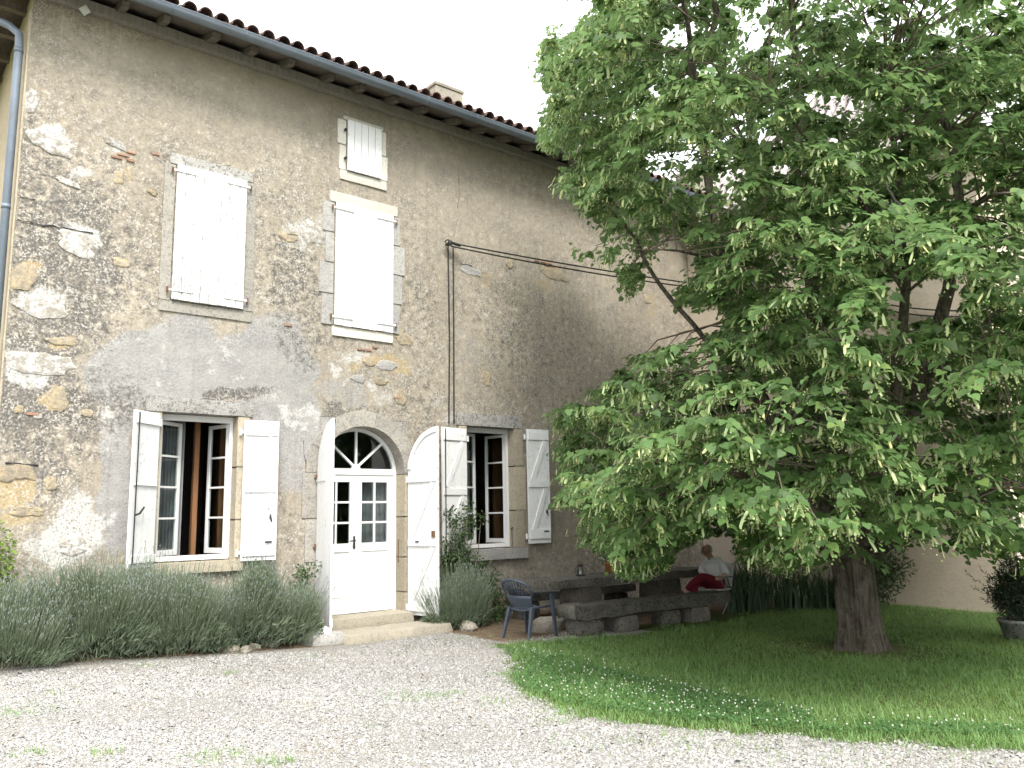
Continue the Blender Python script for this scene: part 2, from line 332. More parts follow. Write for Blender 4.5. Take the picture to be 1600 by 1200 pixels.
class MB:
    def __init__(s): s.v = []; s.f = []
    def add(s, vs, fs):
        b = len(s.v); s.v += [tuple(map(float, q)) for q in vs]; s.f += [tuple(b+i for i in q) for q in fs]; return s
    def box(s, x0, x1, y0, y1, z0, z1):
        return s.add([(x0, y0, z0), (x1, y0, z0), (x1, y1, z0), (x0, y1, z0), (x0, y0, z1), (x1, y0, z1), (x1, y1, z1), (x0, y1, z1)],
                     [(0, 3, 2, 1), (4, 5, 6, 7), (0, 1, 5, 4), (1, 2, 6, 5), (2, 3, 7, 6), (3, 0, 4, 7)])
    def prism(s, poly, y0, y1):
        n = len(poly)
        a = sum(poly[i][0]*poly[(i+1) % n][1]-poly[(i+1) % n][0]*poly[i][1] for i in range(n))
        if a < 0: poly = poly[::-1]
        return s.add([(x, y0, z) for x, z in poly]+[(x, y1, z) for x, z in poly],
                     [tuple(range(n)), tuple(range(2*n-1, n-1, -1))]+[(i, n+i, n+(i+1) % n, (i+1) % n) for i in range(n)])
    def bar(s, a, b, wd, th, up=(0, 0, 1)):
        a = Vector(a); b = Vector(b); d = (b-a).normalized(); u = Vector(up); sd = d.cross(u)
        if sd.length < 1e-4: sd = d.cross(Vector((1, 0, 0)))
        sd.normalize(); u = sd.cross(d)
        c = [(sd*sx*wd/2+u*sz*th/2) for sx, sz in ((-1, -1), (1, -1), (1, 1), (-1, 1))]
        return s.add([a+q for q in c]+[b+q for q in c], [(0, 1, 2, 3), (7, 6, 5, 4)]+[(i, 4+i, 4+(i+1) % 4, (i+1) % 4) for i in range(4)])
    def tube(s, pts, rad, n=8, cap=True):
        pts = [Vector(p) for p in pts]; m = len(pts); rad = rad if hasattr(rad, '__len__') else [rad]*m
        vs = []; pu = None
        for i, p in enumerate(pts):
            d = (pts[min(i+1, m-1)]-pts[max(i-1, 0)]).normalized()
            if pu is None: pu = d.cross(Vector((.31, .87, .37))).normalized()
            pu = (pu-d*pu.dot(d)).normalized(); q = d.cross(pu)
            for k in range(n):
                t = 2*math.pi*k/n; vs.append(p+(pu*math.cos(t)+q*math.sin(t))*rad[i])
        fs = [(i*n+k, i*n+(k+1) % n, (i+1)*n+(k+1) % n, (i+1)*n+k) for i in range(m-1) for k in range(n)]
        if cap: fs += [tuple(range(n-1, -1, -1)), tuple(range((m-1)*n, m*n))]
        return s.add(vs, fs)
    def lathe(s, prof, n=16, c=(0, 0, 0)):
        vs = [(c[0]+r*math.cos(2*math.pi*k/n), c[1]+r*math.sin(2*math.pi*k/n), c[2]+z) for r, z in prof for k in range(n)]
        m = len(prof)
        return s.add(vs, [(i*n+k, i*n+(k+1) % n, (i+1)*n+(k+1) % n, (i+1)*n+k) for i in range(m-1) for k in range(n)])
    def build(s, name, mat, parent=None, smooth=False, bevel=0.0):
        me = bpy.data.meshes.new(name); me.from_pydata(s.v, [], s.f); me.validate()
        if mat is not None: me.materials.append(MT[mat] if isinstance(mat, str) else mat)
        if smooth:
            for p in me.polygons: p.use_smooth = True
        o = bpy.data.objects.new(name, me); link(o, parent)
        if bevel:
            b = o.modifiers.new('bevel', 'BEVEL'); b.width = bevel; b.segments = 2; b.limit_method = 'ANGLE'
        return o
def rough_block(name, x0, x1, y0, y1, z0, z1, mat, parent=None, cell=.12, amp=.015, seed=0, rnd=.03):
    """a hewn stone: a subdivided box with worn edges and an uneven face"""
    nx, ny, nz = [max(2, int(math.ceil((b-a)/cell))) for a, b in ((x0, x1), (y0, y1), (z0, z1))]
    bm = bmesh.new(); vd = {}
    def vt(i, j, k):
        key = (i, j, k)
        if key not in vd: vd[key] = bm.verts.new((x0+(x1-x0)*i/nx, y0+(y1-y0)*j/ny, z0+(z1-z0)*k/nz))
        return vd[key]
    for i in range(nx):
        for j in range(ny):
            for k, flip in ((0, 1), (nz, 0)):
                q = [vt(i, j, k), vt(i+1, j, k), vt(i+1, j+1, k), vt(i, j+1, k)]; bm.faces.new(q[::-1] if flip else q)
    for i in range(nx):
        for k in range(nz):
            for j, flip in ((0, 0), (ny, 1)):
                q = [vt(i, j, k), vt(i+1, j, k), vt(i+1, j, k+1), vt(i, j, k+1)]; bm.faces.new(q[::-1] if flip else q)
    for j in range(ny):
        for k in range(nz):
            for i, flip in ((0, 1), (nx, 0)):
                q = [vt(i, j, k), vt(i, j+1, k), vt(i, j+1, k+1), vt(i, j, k+1)]; bm.faces.new(q[::-1] if flip else q)
    ks = list(vd.keys()); P = np.array([vd[k].co for k in ks]); cen = P.mean(0)
    n3 = np.stack([fnoise(P*4.0+seed*7.7+o, 4)-.5 for o in (0, 31, 77)], 1)
    edge = np.array([(k[0] in (0, nx))+(k[1] in (0, ny))+(k[2] in (0, nz)) for k in ks])
    dirn = (cen-P); dirn /= np.linalg.norm(dirn, axis=1, keepdims=True)+1e-6
    P2 = P+n3*2*amp+dirn*(np.where(edge >= 3, 1.3, np.where(edge == 2, .7, 0))*rnd)[:, None]
    for k, p in zip(ks, P2): vd[k].co = p
    me = bpy.data.meshes.new(name); bm.normal_update(); bm.to_mesh(me); bm.free(); me.materials.append(MT[mat])
    for p in me.polygons: p.use_smooth = True
    me.set_sharp_from_angle(angle=R_(38))
    o = bpy.data.objects.new(name, me); link(o, parent); return o
def rock(name, c, sx, sy, sz, mat, parent=None, seed=0, sub=2):
    bm = bmesh.new(); bmesh.ops.create_icosphere(bm, subdivisions=sub, radius=1)
    P = np.array([v.co for v in bm.verts]); k = 1+.7*(fnoise(P*1.1+seed*3.1+5, 3)-.5)
    P = P*k[:, None]; P[:, 2] = np.maximum(P[:, 2], -.55)
    for v, p in zip(bm.verts, P): v.co = (c[0]+p[0]*sx, c[1]+p[1]*sy, c[2]+p[2]*sz)
    me = bpy.data.meshes.new(name); bm.to_mesh(me); bm.free(); me.materials.append(MT[mat])
    o = bpy.data.objects.new(name, me); link(o, parent); return o
def inpoly(px, py, poly):
    px = np.asarray(px, float); py = np.asarray(py, float); r = np.zeros(px.shape, bool); n = len(poly)
    for i in range(n):
        x1, y1 = poly[i]; x2, y2 = poly[(i+1) % n]
        if y1 == y2: continue
        c = ((y1 > py) != (y2 > py)) & (px < (x2-x1)*(py-y1)/(y2-y1)+x1); r ^= c
    return r
# ================================================================== GROUND
lawn_px = [(772, 1006), (790, 1022), (786, 1040), (800, 1052), (806, 1078), (830, 1100), (868, 1112), (905, 1122), (990, 1130), (1060, 1140), (1150, 1148), (1260, 1150), (1330, 1160), (1450, 1168), (1600, 1172)]
lawn_edge = [tuple(G(u, v)[:2]) for u, v in lawn_px]
LAWN = lawn_edge+[(6.6, -8.9), (9.5, -12), (24, -14), (24, -3.2), (14.8, -3.2), (14.8, -3.0), (12.2, -3.0), (11.2, -3.3), (9.6, -3.3), (8.6, -3.0), (7.7, -2.75)]
def sdist(x, y, poly):
    """signed distance, positive inside"""
    P = np.stack([np.asarray(x, float), np.asarray(y, float)], -1); best = np.full(P.shape[:-1], 1e9)
    for i in range(len(poly)):
        a = np.array(poly[i]); b = np.array(poly[(i+1) % len(poly)]); ab = b-a; t = np.clip(((P-a)@ab)/(ab@ab+1e-9), 0, 1)
        best = np.minimum(best, np.linalg.norm(P-a-t[..., None]*ab, axis=-1))
    return np.where(inpoly(x, y, poly), best, -best)
def axis(lo, hi, step, far):
    a = list(np.arange(lo, hi+1e-6, step)); d = step
    l, r = [lo], [hi]
    while r[-1] < far: d *= 1.35; r.append(r[-1]+d); l.append(l[-1]-d)
    return np.array(l[:0:-1]+a+r[1:])
gx = axis(-3, 17, .11, 400); gy = axis(-13, 1.0, .11, 400)
GX, GY = np.meshgrid(gx, gy); gV = np.stack([GX.ravel(), GY.ravel()], 1)
def ground_z(x, y):
    return hgt(x, y)+.03*(fnoise(np.stack([np.asarray(x)*.9, np.asarray(y)*.9, np.zeros_like(x)], -1), 3)-.5)
gz = ground_z(gV[:, 0], gV[:, 1]); gz = np.where(np.hypot(gV[:, 0]-7, gV[:, 1]+6) > 60, 0.0, gz)
nX, nY = len(gx), len(gy); ii = (np.arange(nY-1)[:, None]*nX+np.arange(nX-1)[None]).ravel()
sd = sdist(gV[:, 0], gV[:, 1], LAWN)
gravel = np.clip(.5-sd*1.6, 0, 1)*(gV[:, 1] < -.9)*(gV[:, 0] < 9.5)*(gV[:, 0] > -9)*(gV[:, 1] > -40)
edge_soil = np.clip(1-np.abs(sd+.12)/.28, 0, 1)*.42
base_soil = np.clip((gV[:, 1]+2.9)/.6, 0, 1)*np.clip((gV[:, 0]-7.0)/.5, 0, 1)*(sd < .25)*np.clip((15-gV[:, 0]), 0, 1)
bed_soil = np.clip((gV[:, 1]+1.15)/.35, 0, 1)*(gV[:, 0] < 9)*(gV[:, 0] > -5)
soil = np.maximum(edge_soil, np.maximum(base_soil, bed_soil))
trd = np.hypot(gV[:, 0]-10.18, gV[:, 1]+6.05); soil = np.maximum(soil, np.clip(.62-(trd-.35)*.5, 0, 1)*.75)
ground = npmesh('ground', np.column_stack([gV, gz]), np.stack([ii, ii+1, ii+1+nX, ii+nX], 1), MT['ground'], None, True, {'gravel': gravel, 'soil': soil})
tag(ground, kind='structure')
# ================================================================== FARMHOUSE
house = empty('farmhouse', (1.39, 0, 0)); HX = 1.39
tag(house, 'long two storey stone farmhouse with mottled render, white shutters and canal tile roof', 'house')
HO = Vector((HX, 0, 0))
def hp(o):                                              # keep world coordinates, parented to the house at its corner
    o.parent = house; o.matrix_parent_inverse = Matrix.Translation(-HO); return o
XE, ZT = 18.0, 8.80                                     # far end and top of the facade
W1 = (3.28, 4.34, 1.20, 3.25); W2 = (8.42, 9.51, 1.16, 3.33); DR = (5.62, 7.18, -.4, 3.32)
holes = [W1, W2, DR]
def lines(lo, hi, step, cuts):
    c = sorted(set([lo, hi]+[q for q in cuts if lo < q < hi])); out = []
    for a, b in zip(c[:-1], c[1:]): out += list(np.linspace(a, b, max(1, int(round((b-a)/step)))+1)[:-1])
    return np.array(out+[hi])
wx = lines(HX, XE, .06, [h[i] for h in holes for i in (0, 1)]); wz = lines(-.4, ZT, .06, [h[i] for h in holes for i in (2, 3)])
WXg, WZg = np.meshgrid(wx, wz); wv = np.stack([WXg.ravel(), WZg.ravel()], 1)
def blobs(u, v, L, soft=.55):
    o = np.zeros_like(u)
    for bu, bv, ru, rv, a in L:
        d = np.sqrt(((u-bu)/ru)**2+((v-bv)/rv)**2); o = np.maximum(o, a*np.clip((1.35-d)/soft/1.35, 0, 1))
    return o
P3 = np.stack([wv[:, 0], np.zeros(len(wv)), wv[:, 1]], 1); pu, pv, _ = PX(P3)
jit = np.stack([fnoise(P3*1.7+9, 4)-.5, fnoise(P3*1.7+50, 4)-.5], 1)*90; bu_, bv_ = pu+jit[:, 0], pv+jit[:, 1]
cement = blobs(bu_, bv_, [(300, 575, 150, 70, 1), (420, 560, 90, 75, 1), (200, 590, 60, 60, .9), (190, 760, 34, 130, .95), (470, 690, 45, 90, .7), (540, 600, 50, 30, .55), (455, 650, 60, 50, .8), (735, 560, 60, 60, .45), (690, 450, 40, 60, .4), (400, 620, 60, 40, .9)])
dark = 1.12*blobs(bu_, bv_, [(95, 430, 110, 170, .66), (330, 420, 260, 120, .26), (560, 420, 160, 120, .26), (900, 520, 200, 160, .22), (700, 760, 80, 120, .3), (30, 300, 60, 120, .5), (60, 600, 90, 110, .75), (150, 640, 90, 70, .62), (60, 720, 60, 70, .55), (210, 420, 50, 80, .42), (455, 430, 60, 90, .55), (470, 520, 60, 50, .45), (655, 470, 30, 60, .42), (430, 340, 60, 60, .3), (790, 545, 60, 40, .40), (300, 250, 80, 12, .6), (330, 632, 110, 14, .8), (560, 640, 60, 30, .6), (770, 480, 90, 60, .3), (650, 640, 40, 50, .4), (870, 600, 80, 80, .25), (600, 660, 60, 60, .3), (130, 130, 60, 60, .2)])
white = blobs(bu_, bv_, [(130, 800, 46, 55, .85), (105, 850, 60, 40, .85), (75, 232, 36, 22, .8), (40, 165, 22, 30, .7), (110, 285, 40, 10, .6), (112, 372, 34, 22, .7), (70, 478, 50, 22, .62), (60, 565, 55, 24, .8), (180, 225, 22, 10, .7), (480, 365, 40, 40, .55), (560, 560, 40, 30, .5), (350, 560, 60, 60, .35), (470, 640, 60, 16, .6), (600, 630, 30, 40, .5), (170, 660, 14, 80, .5), (250, 545, 40, 60, .3), (700, 640, 50, 30, .35)])
ochre = blobs(bu_, bv_, [(35, 430, 26, 26, .8), (92, 620, 20, 22, .8), (100, 532, 32, 10, .75), (25, 750, 36, 34, .8), (40, 795, 40, 16, .75), (78, 755, 14, 14, .6), (185, 275, 10, 14, .6), (450, 370, 16, 8, .8), (590, 570, 30, 16, .75), (630, 530, 14, 14, .7), (760, 590, 12, 18, .5), (740, 425, 22, 10, .6), (180, 405, 22, 12, .5), (130, 645, 12, 8, .6), (470, 700, 18, 20, .45), (860, 440, 26, 14, .5), (790, 410, 8, 8, .5), (1010, 470, 10, 14, .5), (410, 690, 8, 40, .4), (780, 950, 40, 20, .5)])
smooth = np.clip(np.maximum(blobs(bu_, bv_, [(500, 150, 420, 90, .75), (300, 90, 300, 90, .8), (800, 330, 220, 130, .6), (700, 250, 200, 80, .75), (1000, 420, 160, 160, .7), (850, 800, 120, 120, .6), (930, 640, 120, 140, .45)], .9), cement*.9), 0, 1)*(1-np.clip(dark, 0, 1)*.5)
dep = .016*(fnoise(P3*2.2, 4))+.010*fnoise(P3*9, 3)*(1-smooth)
nearh = np.full(len(wv), 9.)
for h in holes:
    dx = np.maximum(np.maximum(h[0]-wv[:, 0], wv[:, 0]-h[1]), 0); dz = np.maximum(np.maximum(h[2]-wv[:, 1], wv[:, 1]-h[3]), 0); nearh = np.minimum(nearh, np.hypot(dx, dz))
dep *= np.clip(nearh/.2, 0, 1)*np.clip((wv[:, 0]-HX)/.05, 0, 1)
nwx = len(wx); fa = (np.arange(len(wz)-1)[:, None]*nwx+np.arange(nwx-1)[None]).ravel()
cx_ = (WXg[:-1, :-1]+WXg[1:, 1:]).ravel()/2; cz_ = (WZg[:-1, :-1]+WZg[1:, 1:]).ravel()/2; keep = np.ones(len(fa), bool)
for h in holes: keep &= ~((cx_ > h[0]) & (cx_ < h[1]) & (cz_ > h[2]) & (cz_ < h[3]))
fa = fa[keep]
facade = hp(npmesh('facade_wall', np.column_stack([wv[:, 0], dep, wv[:, 1]]), np.stack([fa, fa+1, fa+1+nwx, fa+nwx], 1), MT['wall'], None, True,
                   {'cement': cement, 'dark': dark, 'white': white, 'ochre': ochre, 'smooth': smooth}))
def fp(o):                                              # a piece set in the facade wall
    o.parent = facade; o.matrix_parent_inverse = Matrix.Identity(4); return o
m = MB(); m.add([(HX, 0, -.4), (HX, 9, -.4), (HX, 9, ZT), (HX, 0, ZT)], [(0, 3, 2, 1)]); hp(m.build('side_wall', 'sidewall'))
m = MB(); m.add([(HX, 9, -.4), (XE, 9, -.4), (XE, 9, ZT), (HX, 9, ZT)], [(0, 3, 2, 1)]); m.add([(XE, 0, -.4), (XE, 9, -.4), (XE, 9, ZT), (XE, 0, ZT)], [(0, 1, 2, 3)]); hp(m.build('back_wall', 'sidewall'))
# rendered corner margin of the side wall
hp(rough_block('corner_margin', HX-.022, HX-.002, .012, .16, .0, 8.5, 'dressed', None, .18, .006, 4, .004))
# ---- pieces bared in the render: quoins, rubble stones, bricks
def bared(u, v, wpx, hpx, mat, seed, name='stone', proud=.012, tilt=0.0, npt=19):
    rg = random.Random(seed*91+3); c = W(u, v); sx = np.linalg.norm(W(u+wpx/2, v)-W(u-wpx/2, v)); sz = abs(W(u, v-hpx/2)[2]-W(u, v+hpx/2)[2])
    x0 = c[0]; out = []; lobe = [rg.uniform(.72, 1.12) for _ in range(7)]
    for k in range(npt):
        t = 2*math.pi*k/npt; ct, st = math.cos(t), math.sin(t)
        q = (abs(ct)**2.6+abs(st)**2.6)**(-1/2.6)*(1+rg.uniform(-.14, .10))*lobe[int(k*7/npt) % 7]
        a, b = ct*q*sx/2, st*q*sz/2
        out.append((max(HX+.004, x0+a), c[2]+b+tilt*a))
    n = len(out); mb = MB(); cen = (sum(p[0] for p in out)/n, sum(p[1] for p in out)/n)
    inner = [(cen[0]+(p[0]-cen[0])*.86, cen[1]+(p[1]-cen[1])*.80) for p in out]
    vs = [(x, .03, z) for x, z in out]+[(x, .004, z) for x, z in out]+[(x, .003-proud*rg.uniform(.2, .9), z) for x, z in inner]+[(cen[0], -proud*.5, cen[1])]
    fs = [(i, (i+1) % n, n+(i+1) % n, n+i) for i in range(n)]+[(n+i, n+(i+1) % n, 2*n+(i+1) % n, 2*n+i) for i in range(n)]+[(2*n+i, 2*n+(i+1) % n, 3*n) for i in range(n)]
    mb.add(vs, fs); return fp(mb.build(name, mat))
for k, a in enumerate([(74, 222, 78, 34, -.16), (47, 158, 28, 40, 0), (108, 285, 42, 12, -.2), (118, 378, 56, 38, -.12), (68, 478, 92, 40, -.06), (58, 567, 112, 44, -.05), (182, 224, 42, 16, -.3), (490, 365, 34, 36, -.2), (112, 855, 44, 30, 0)]):
    bared(*a[:4], 'quoin', k+1, 'quoin' if k < 6 else 'stone', .010, a[4])
for k, a in enumerate([(36, 432, 46, 50), (92, 620, 34, 44), (98, 533, 50, 15), (28, 738, 62, 30), (44, 798, 60, 18), (80, 754, 22, 26), (185, 276, 15, 22), (451, 371, 30, 13), (604, 570, 34, 18), (632, 531, 26, 20), (190, 410, 32, 16), (137, 645, 22, 14), (738, 424, 30, 16), (796, 410, 12, 16), (240, 300, 16, 12), (577, 566, 20, 14), (560, 592, 26, 14), (626, 622, 24, 26), (596, 596, 22, 12), (30, 640, 18, 12), (414, 690, 14, 22), (1012, 468, 12, 16), (866, 425, 40, 24), (760, 592, 14, 26), (60, 650, 18, 10), (780, 946, 36, 22), (806, 925, 34, 18), (768, 975, 30, 22), (815, 958, 32, 20)]):
    bared(*a[:4], 'ochre' if k % 4 or k < 8 else 'greystone', 40+k, 'stone', .009, -.05)
def bricks(u, v, rows, per, seed, bw=15, bh=6):
    rg = random.Random(seed); p = W(u, v); bl, bh_ = .17, .042
    for r in range(rows):
        for q in range(per):
            if rg.random() < .25 and rows > 1: continue
            x = p[0]+(q-per/2)*(bl+.014)+(r % 2)*.07+rg.uniform(-.02, .02); z = p[2]-r*(bh_+.018); l = bl*rg.uniform(.55, 1.0)
            fp(rough_block('brick', x, x+l, -.010, .04, z, z+bh_*rg.uniform(.8, 1), 'brick', None, .06, .004, seed+r*7+q, .005))
bricks(197, 238, 3, 2, 1); bricks(246, 243, 1, 1, 2); bricks(446, 503, 2, 1, 3); bricks(575, 543, 2, 3, 4); bricks(856, 412, 3, 2, 5); bricks(840, 409, 1, 1, 6); bricks(56, 649, 1, 1, 7); bricks(618, 617, 2, 1, 8)
# cracks and small pockets in the render
def crack(pts, wd, seed):
    rg = random.Random(seed); mb = MB(); q = [W(u, v) for u, v in pts]
    P = []
    for a, b in zip(q[:-1], q[1:]):
        for t in np.linspace(0, 1, 6)[:-1]: P.append(a+(b-a)*t+np.array([rg.uniform(-.012, .012), 0, rg.uniform(-.012, .012)]))
    P.append(q[-1])
    mb.tube([(p[0], .003, p[2]) for p in P], [wd*rg.uniform(.3, 1) for _ in P], 5); fp(mb.build('crack', 'black'))
crack([(28, 343), (60, 350), (100, 356), (145, 364)], .011, 1); crack([(30, 307), (55, 312)], .008, 2); crack([(716, 262), (718, 300), (715, 325)], .004, 3); crack([(718, 335), (708, 370)], .003, 4); crack([(8, 724), (60, 727)], .014, 5); crack([(720, 412), (738, 416)], .01, 6); crack([(436, 365), (465, 367)], .008, 7); crack([(475, 690), (478, 740), (474, 800)], .006, 8)
# ---- dressed stone round the openings
def trim(name, u0, v0, u1, v1, mat, proud=.018, seed=0, y1=.1, cell=.12):
    a, b = W(u0, v0), W(u1, v1); return hp(rough_block(name, a[0], b[0], -proud, y1, b[2], a[2], mat, None, cell, .006, seed, .012))
def zz(name, x0, x1, z0, z1, mat, y0=-.016, y1=.26, seed=0, cell=.12): return hp(rough_block(name, x0, x1, y0, y1, z0, z1, mat, None, min(cell, .08), .005, seed, .008))
x0, x1, z0, z1 = W1
zz('lintel', x0-.22, x1+.22, z1-.01, z1+.20, 'lintel', -.020, .30, 11)
for k, (a, b) in enumerate(((z0-.04, 1.75), (1.76, 2.5), (2.51, z1-.012))):
    zz('jamb_stone', x1-.004, x1+.17+.03*(k % 2), a, b, 'dressed', -.012, .30, 20+k); zz('jamb_stone', x0-.17-.03*(k % 2), x0+.004, a, b, 'dressed', -.012, .30, 30+k)
zz('sill', x0-.12, x1+.12, z0-.15, z0-.002, 'dressed', -.06, .30, 12)
x0, x1, z0, z1 = W2
zz('lintel', x0-.22, x1+.18, z1-.01, z1+.22, 'lintel', -.022, .30, 13)
for k, (a, b) in enumerate(((z0-.002, 1.82), (1.83, 2.62), (2.63, z1-.012))):
    zz('jamb_stone', x1-.004, x1+.20+.05*(k % 2), a, b, 'dressed', -.014, .30, 40+k); zz('jamb_stone', x0-.17-.03*(k % 2), x0+.004, a, b, 'dressed', -.014, .30, 50+k)
zz('sill', x0-.16, x1+.22, z0-.19, z0-.004, 'greystone', -.085, .30, 14)
# door: jamb stones and voussoirs
DX, DZS, DRAD, DZ0 = 6.40, 2.45, .75, .26
for s in (-1, 1):
    zc = [-.1, .55, 1.1, 1.75, 2.45]
    for k in range(4):
        a = DX+s*DRAD; b = DX+s*(DRAD+(.30 if k % 2 else .24)); q = sorted((a, b))
        zz('jamb_stone', q[0], q[1], zc[k]+.003, zc[k+1]-.003, 'dressed' if s > 0 else 'arch', -.014, .30, 60+k+10*s)
NV = 7
for k in range(NV):
    t0, t1 = math.pi*k/NV+.002, math.pi*(k+1)/NV-.002; ro = DRAD+.25
    po = [(DX+r*math.cos(t), DZS+r*math.sin(t)) for r, ts in ((DRAD, np.linspace(t0, t1, 5)), (ro, np.linspace(t1, t0, 5))) for t in ts]
    mb = MB(); mb.prism(po, -.016-.003*(k % 3), .30); hp(mb.build('voussoir', 'arch'))
# filling between arch and the square hole in the wall
for s in (-1, 1):
    ts = np.linspace(0, math.pi/2, 12); q_ = [(DX+s*(DRAD+.10)*math.cos(t), DZS+(DRAD+.10)*math.sin(t)) for t in ts]
    mb = MB(); mb.prism(q_+[(DX, DR[3]+.05), (DX+s*(DRAD+.10), DR[3]+.05)], .006, .2); o = hp(mb.build('spandrel_render', 'wall'))
    for nm_, val in (('cement', .6), ('dark', .4), ('white', .3), ('ochre', 0.), ('smooth', .3)):
        at = o.data.attributes.new(nm_, 'FLOAT', 'POINT'); at.data.foreach_set('value', np.full(len(o.data.vertices), val, np.float32))
# upper windows: surrounds
a, b = W(276, 258), W(378, 484)
zz('lintel', a[0]-.10, b[0]+.10, a[2]+.01, a[2]+.17, 'lintel', -.020, .1, 71); zz('sill', a[0]-.16, b[0]+.16, b[2]-.17, b[2]-.02, 'arch', -.012, .1, 72)
for s, xx in ((-1, a[0]), (1, b[0])):
    q = sorted((xx+s*.01, xx+s*.16)); zz('jamb_stone', q[0], q[1], b[2]-.018, a[2]+.008, 'arch', -.010, .1, 73+s)
a, b = W(523.4, 316.6), W(612, 520.8)
zz('lintel', a[0]-.10, b[0]+.10, a[2]+.01, a[2]+.19, 'palestone', -.022, .1, 75); zz('sill', a[0]-.02, b[0]+.02, b[2]-.17, b[2]-.01, 'palestone', -.018, .1, 76)
zs = np.linspace(b[2]-.005, a[2]+.005, 5)
for k in range(4):
    zz('jamb_stone', a[0]-.16-.10*((k+1) % 3)/2, a[0]-.01, zs[k]+.004, zs[k+1]-.004, 'greystone', -.013, .1, 80+k); zz('jamb_stone', b[0]+.01, b[0]+.15+.10*(k % 3)/2, zs[k]+.004, zs[k+1]-.004, 'greystone', -.013, .1, 90+k)
a, b = W(541.7, 188), W(594, 281)
zz('lintel', a[0]-.06, b[0]+.06, a[2]+.006, a[2]+.07, 'palestone', -.012, .1, 100); zz('sill', a[0]-.12, b[0]+.13, b[2]-.17, b[2]-.006, 'palestone', -.014, .1, 101)
for k in range(2):
    zk = (b[2]-.002+(a[2]-b[2])*.5*k, b[2]-.006+(a[2]-b[2])*.5*(k+1)); zz('jamb_stone', a[0]-.13-.03*k, a[0]-.008, *zk, 'palestone', -.012, .1, 102+k); zz('jamb_stone', b[0]+.008, b[0]+.14-.03*k, *zk, 'palestone', -.012, .1, 104+k)
# ---- shutters
def hpl(o, parent): o.parent = parent; return o
def shutter(hx, hy, z0, w, h, ang, side, npl=4, vis='battens', arch=False, mat='white', bolt=False, brace=True, rails=None, diag=1):
    """leaf from hinge (hx,hy); side=-1 opens to the left, +1 to the right; ang = degrees off the wall"""
    rz = math.pi+R_(ang) if side < 0 else -R_(ang); bs = 1 if side < 0 else -1      # inner face: +Y for a left leaf, -Y for a right one
    T = .032
    top = (lambda x: (h+math.sqrt(max(0, w*w-(w-x)**2)))) if arch else (lambda x: h)
    rails = rails or [(.10, .11), (.58*h, .11), (h-.16, .11)]
    root = empty('shutter', (hx-HX, hy, z0), rz, house)
    y0, y1 = sorted((bs*(T/2), bs*(T/2+.022)))
    for rz0, rh in rails:
        mb = MB(); mb.box(.02, w-.02, y0, y1, rz0, rz0+rh); hpl(mb.build('batten', mat, None, False, .003), root)
    if arch:
        ts = np.linspace(.10, math.pi/2-.03, 14); pa = [(w-(w-.01)*math.cos(t), h+(w-.01)*math.sin(t)) for t in ts]; pb = [(w-(w-.09)*math.cos(t), h+(w-.09)*math.sin(t)) for t in ts]
        mb = MB(); nn = len(pa); mb.add([(x, y, z) for y in (y0, y1) for q_ in (pa, pb) for x, z in q_], sum([[(i, i+1, nn+i+1, nn+i), (2*nn+i, 3*nn+i, 3*nn+i+1, 2*nn+i+1), (i, 2*nn+i, 2*nn+i+1, i+1), (nn+i, nn+i+1, 3*nn+i+1, 3*nn+i)] for i in range(nn-1)], [])); hpl(mb.build('arched_rim', mat), root)
    pw = w/npl
    for k in range(npl):
        xa, xb = k*pw+.0018, (k+1)*pw-.0018; ts = np.linspace(xb, xa, 5 if arch else 2); jz = random.uniform(-.003, .003)
        mbp = MB(); mbp.prism([(xa, jz), (xb, jz)]+[(t, top(t)) for t in ts], -T/2+random.uniform(-.001, .001), T/2); hpl(mbp.build('plank', mat), root)
    if brace:
        for (ra, _), (rb, _) in zip(rails[:-1], rails[1:]):
            y = bs*(T/2+.010); mbp = MB(); xa, xb = (.10, w-.10) if diag > 0 else (w-.10, .10)
            mbp.bar((xa, y, ra+.13), (xb, y, rb-.02), .020, .085, (0, 0, 1) if False else (1, 0, .3)); hpl(mbp.build('brace', mat), root)
    for zf in (rails[0][0]+.05, rails[-1][0]+.05):
        mbp = MB(); y = -bs*(T/2+.004); mbp.box(-.05, w*.62, min(y, y-bs*.006), max(y, y-bs*.006), zf-.02, zf+.02); mbp.tube([(-.045, 0, zf-.05), (-.045, 0, zf+.05)], .018, 8); hpl(mbp.build('hinge', mat), root)
    if bolt:
        mbp = MB(); y = bs*(T/2+.030); mbp.tube([(w-.045, y, .04), (w-.045, y, top(w-.045)-.03)], .009, 6); mbp.tube([(w-.045, y, h*.33), (w-.10, y+bs*.03, h*.34), (w-.20, y+bs*.02, h*.38)], .013, 6); hpl(mbp.build('bolt', 'black'), root)
    return root
def hardware(root, x, z, y, mat='black'):
    mb = MB(); mb.tube([(x, y, z+.05), (x, y-.02 if y < 0 else y+.02, z), (x+.02, y, z-.06)], .010, 6); mb.box(x-.012, x+.012, min(y, y*.5), max(y, y*.5), z-.02, z+.03); hpl(mb.build('catch', mat), root)
    mb = MB(); mb.box(x-.07, x+.03, min(y, y*.8), max(y, y*.8), z-.36, z-.335); hpl(mb.build('slot', mat), root)
s = shutter(W1[0]-.05, -.06, W1[2]-.03, 0.52, 2.03, 40, -1, 4, bolt=True, brace=False, rails=[(.06, .10), (1.05, .015), (1.86, .15)])
s = shutter(W1[1]+.07, -.06, W1[2]-.02, .50, 2.00, 9, 1, 4, brace=True, rails=[(.06, .12), (.96, .10), (1.78, .14)], diag=1); hardware(s, .40, .60, -.045)
s = shutter(W2[0]-.05, -.06, W2[2]-.06, .58, 2.15, 9, -1, 4, bolt=True, rails=[(.06, .12), (1.0, .11), (1.93, .14)], diag=-1)
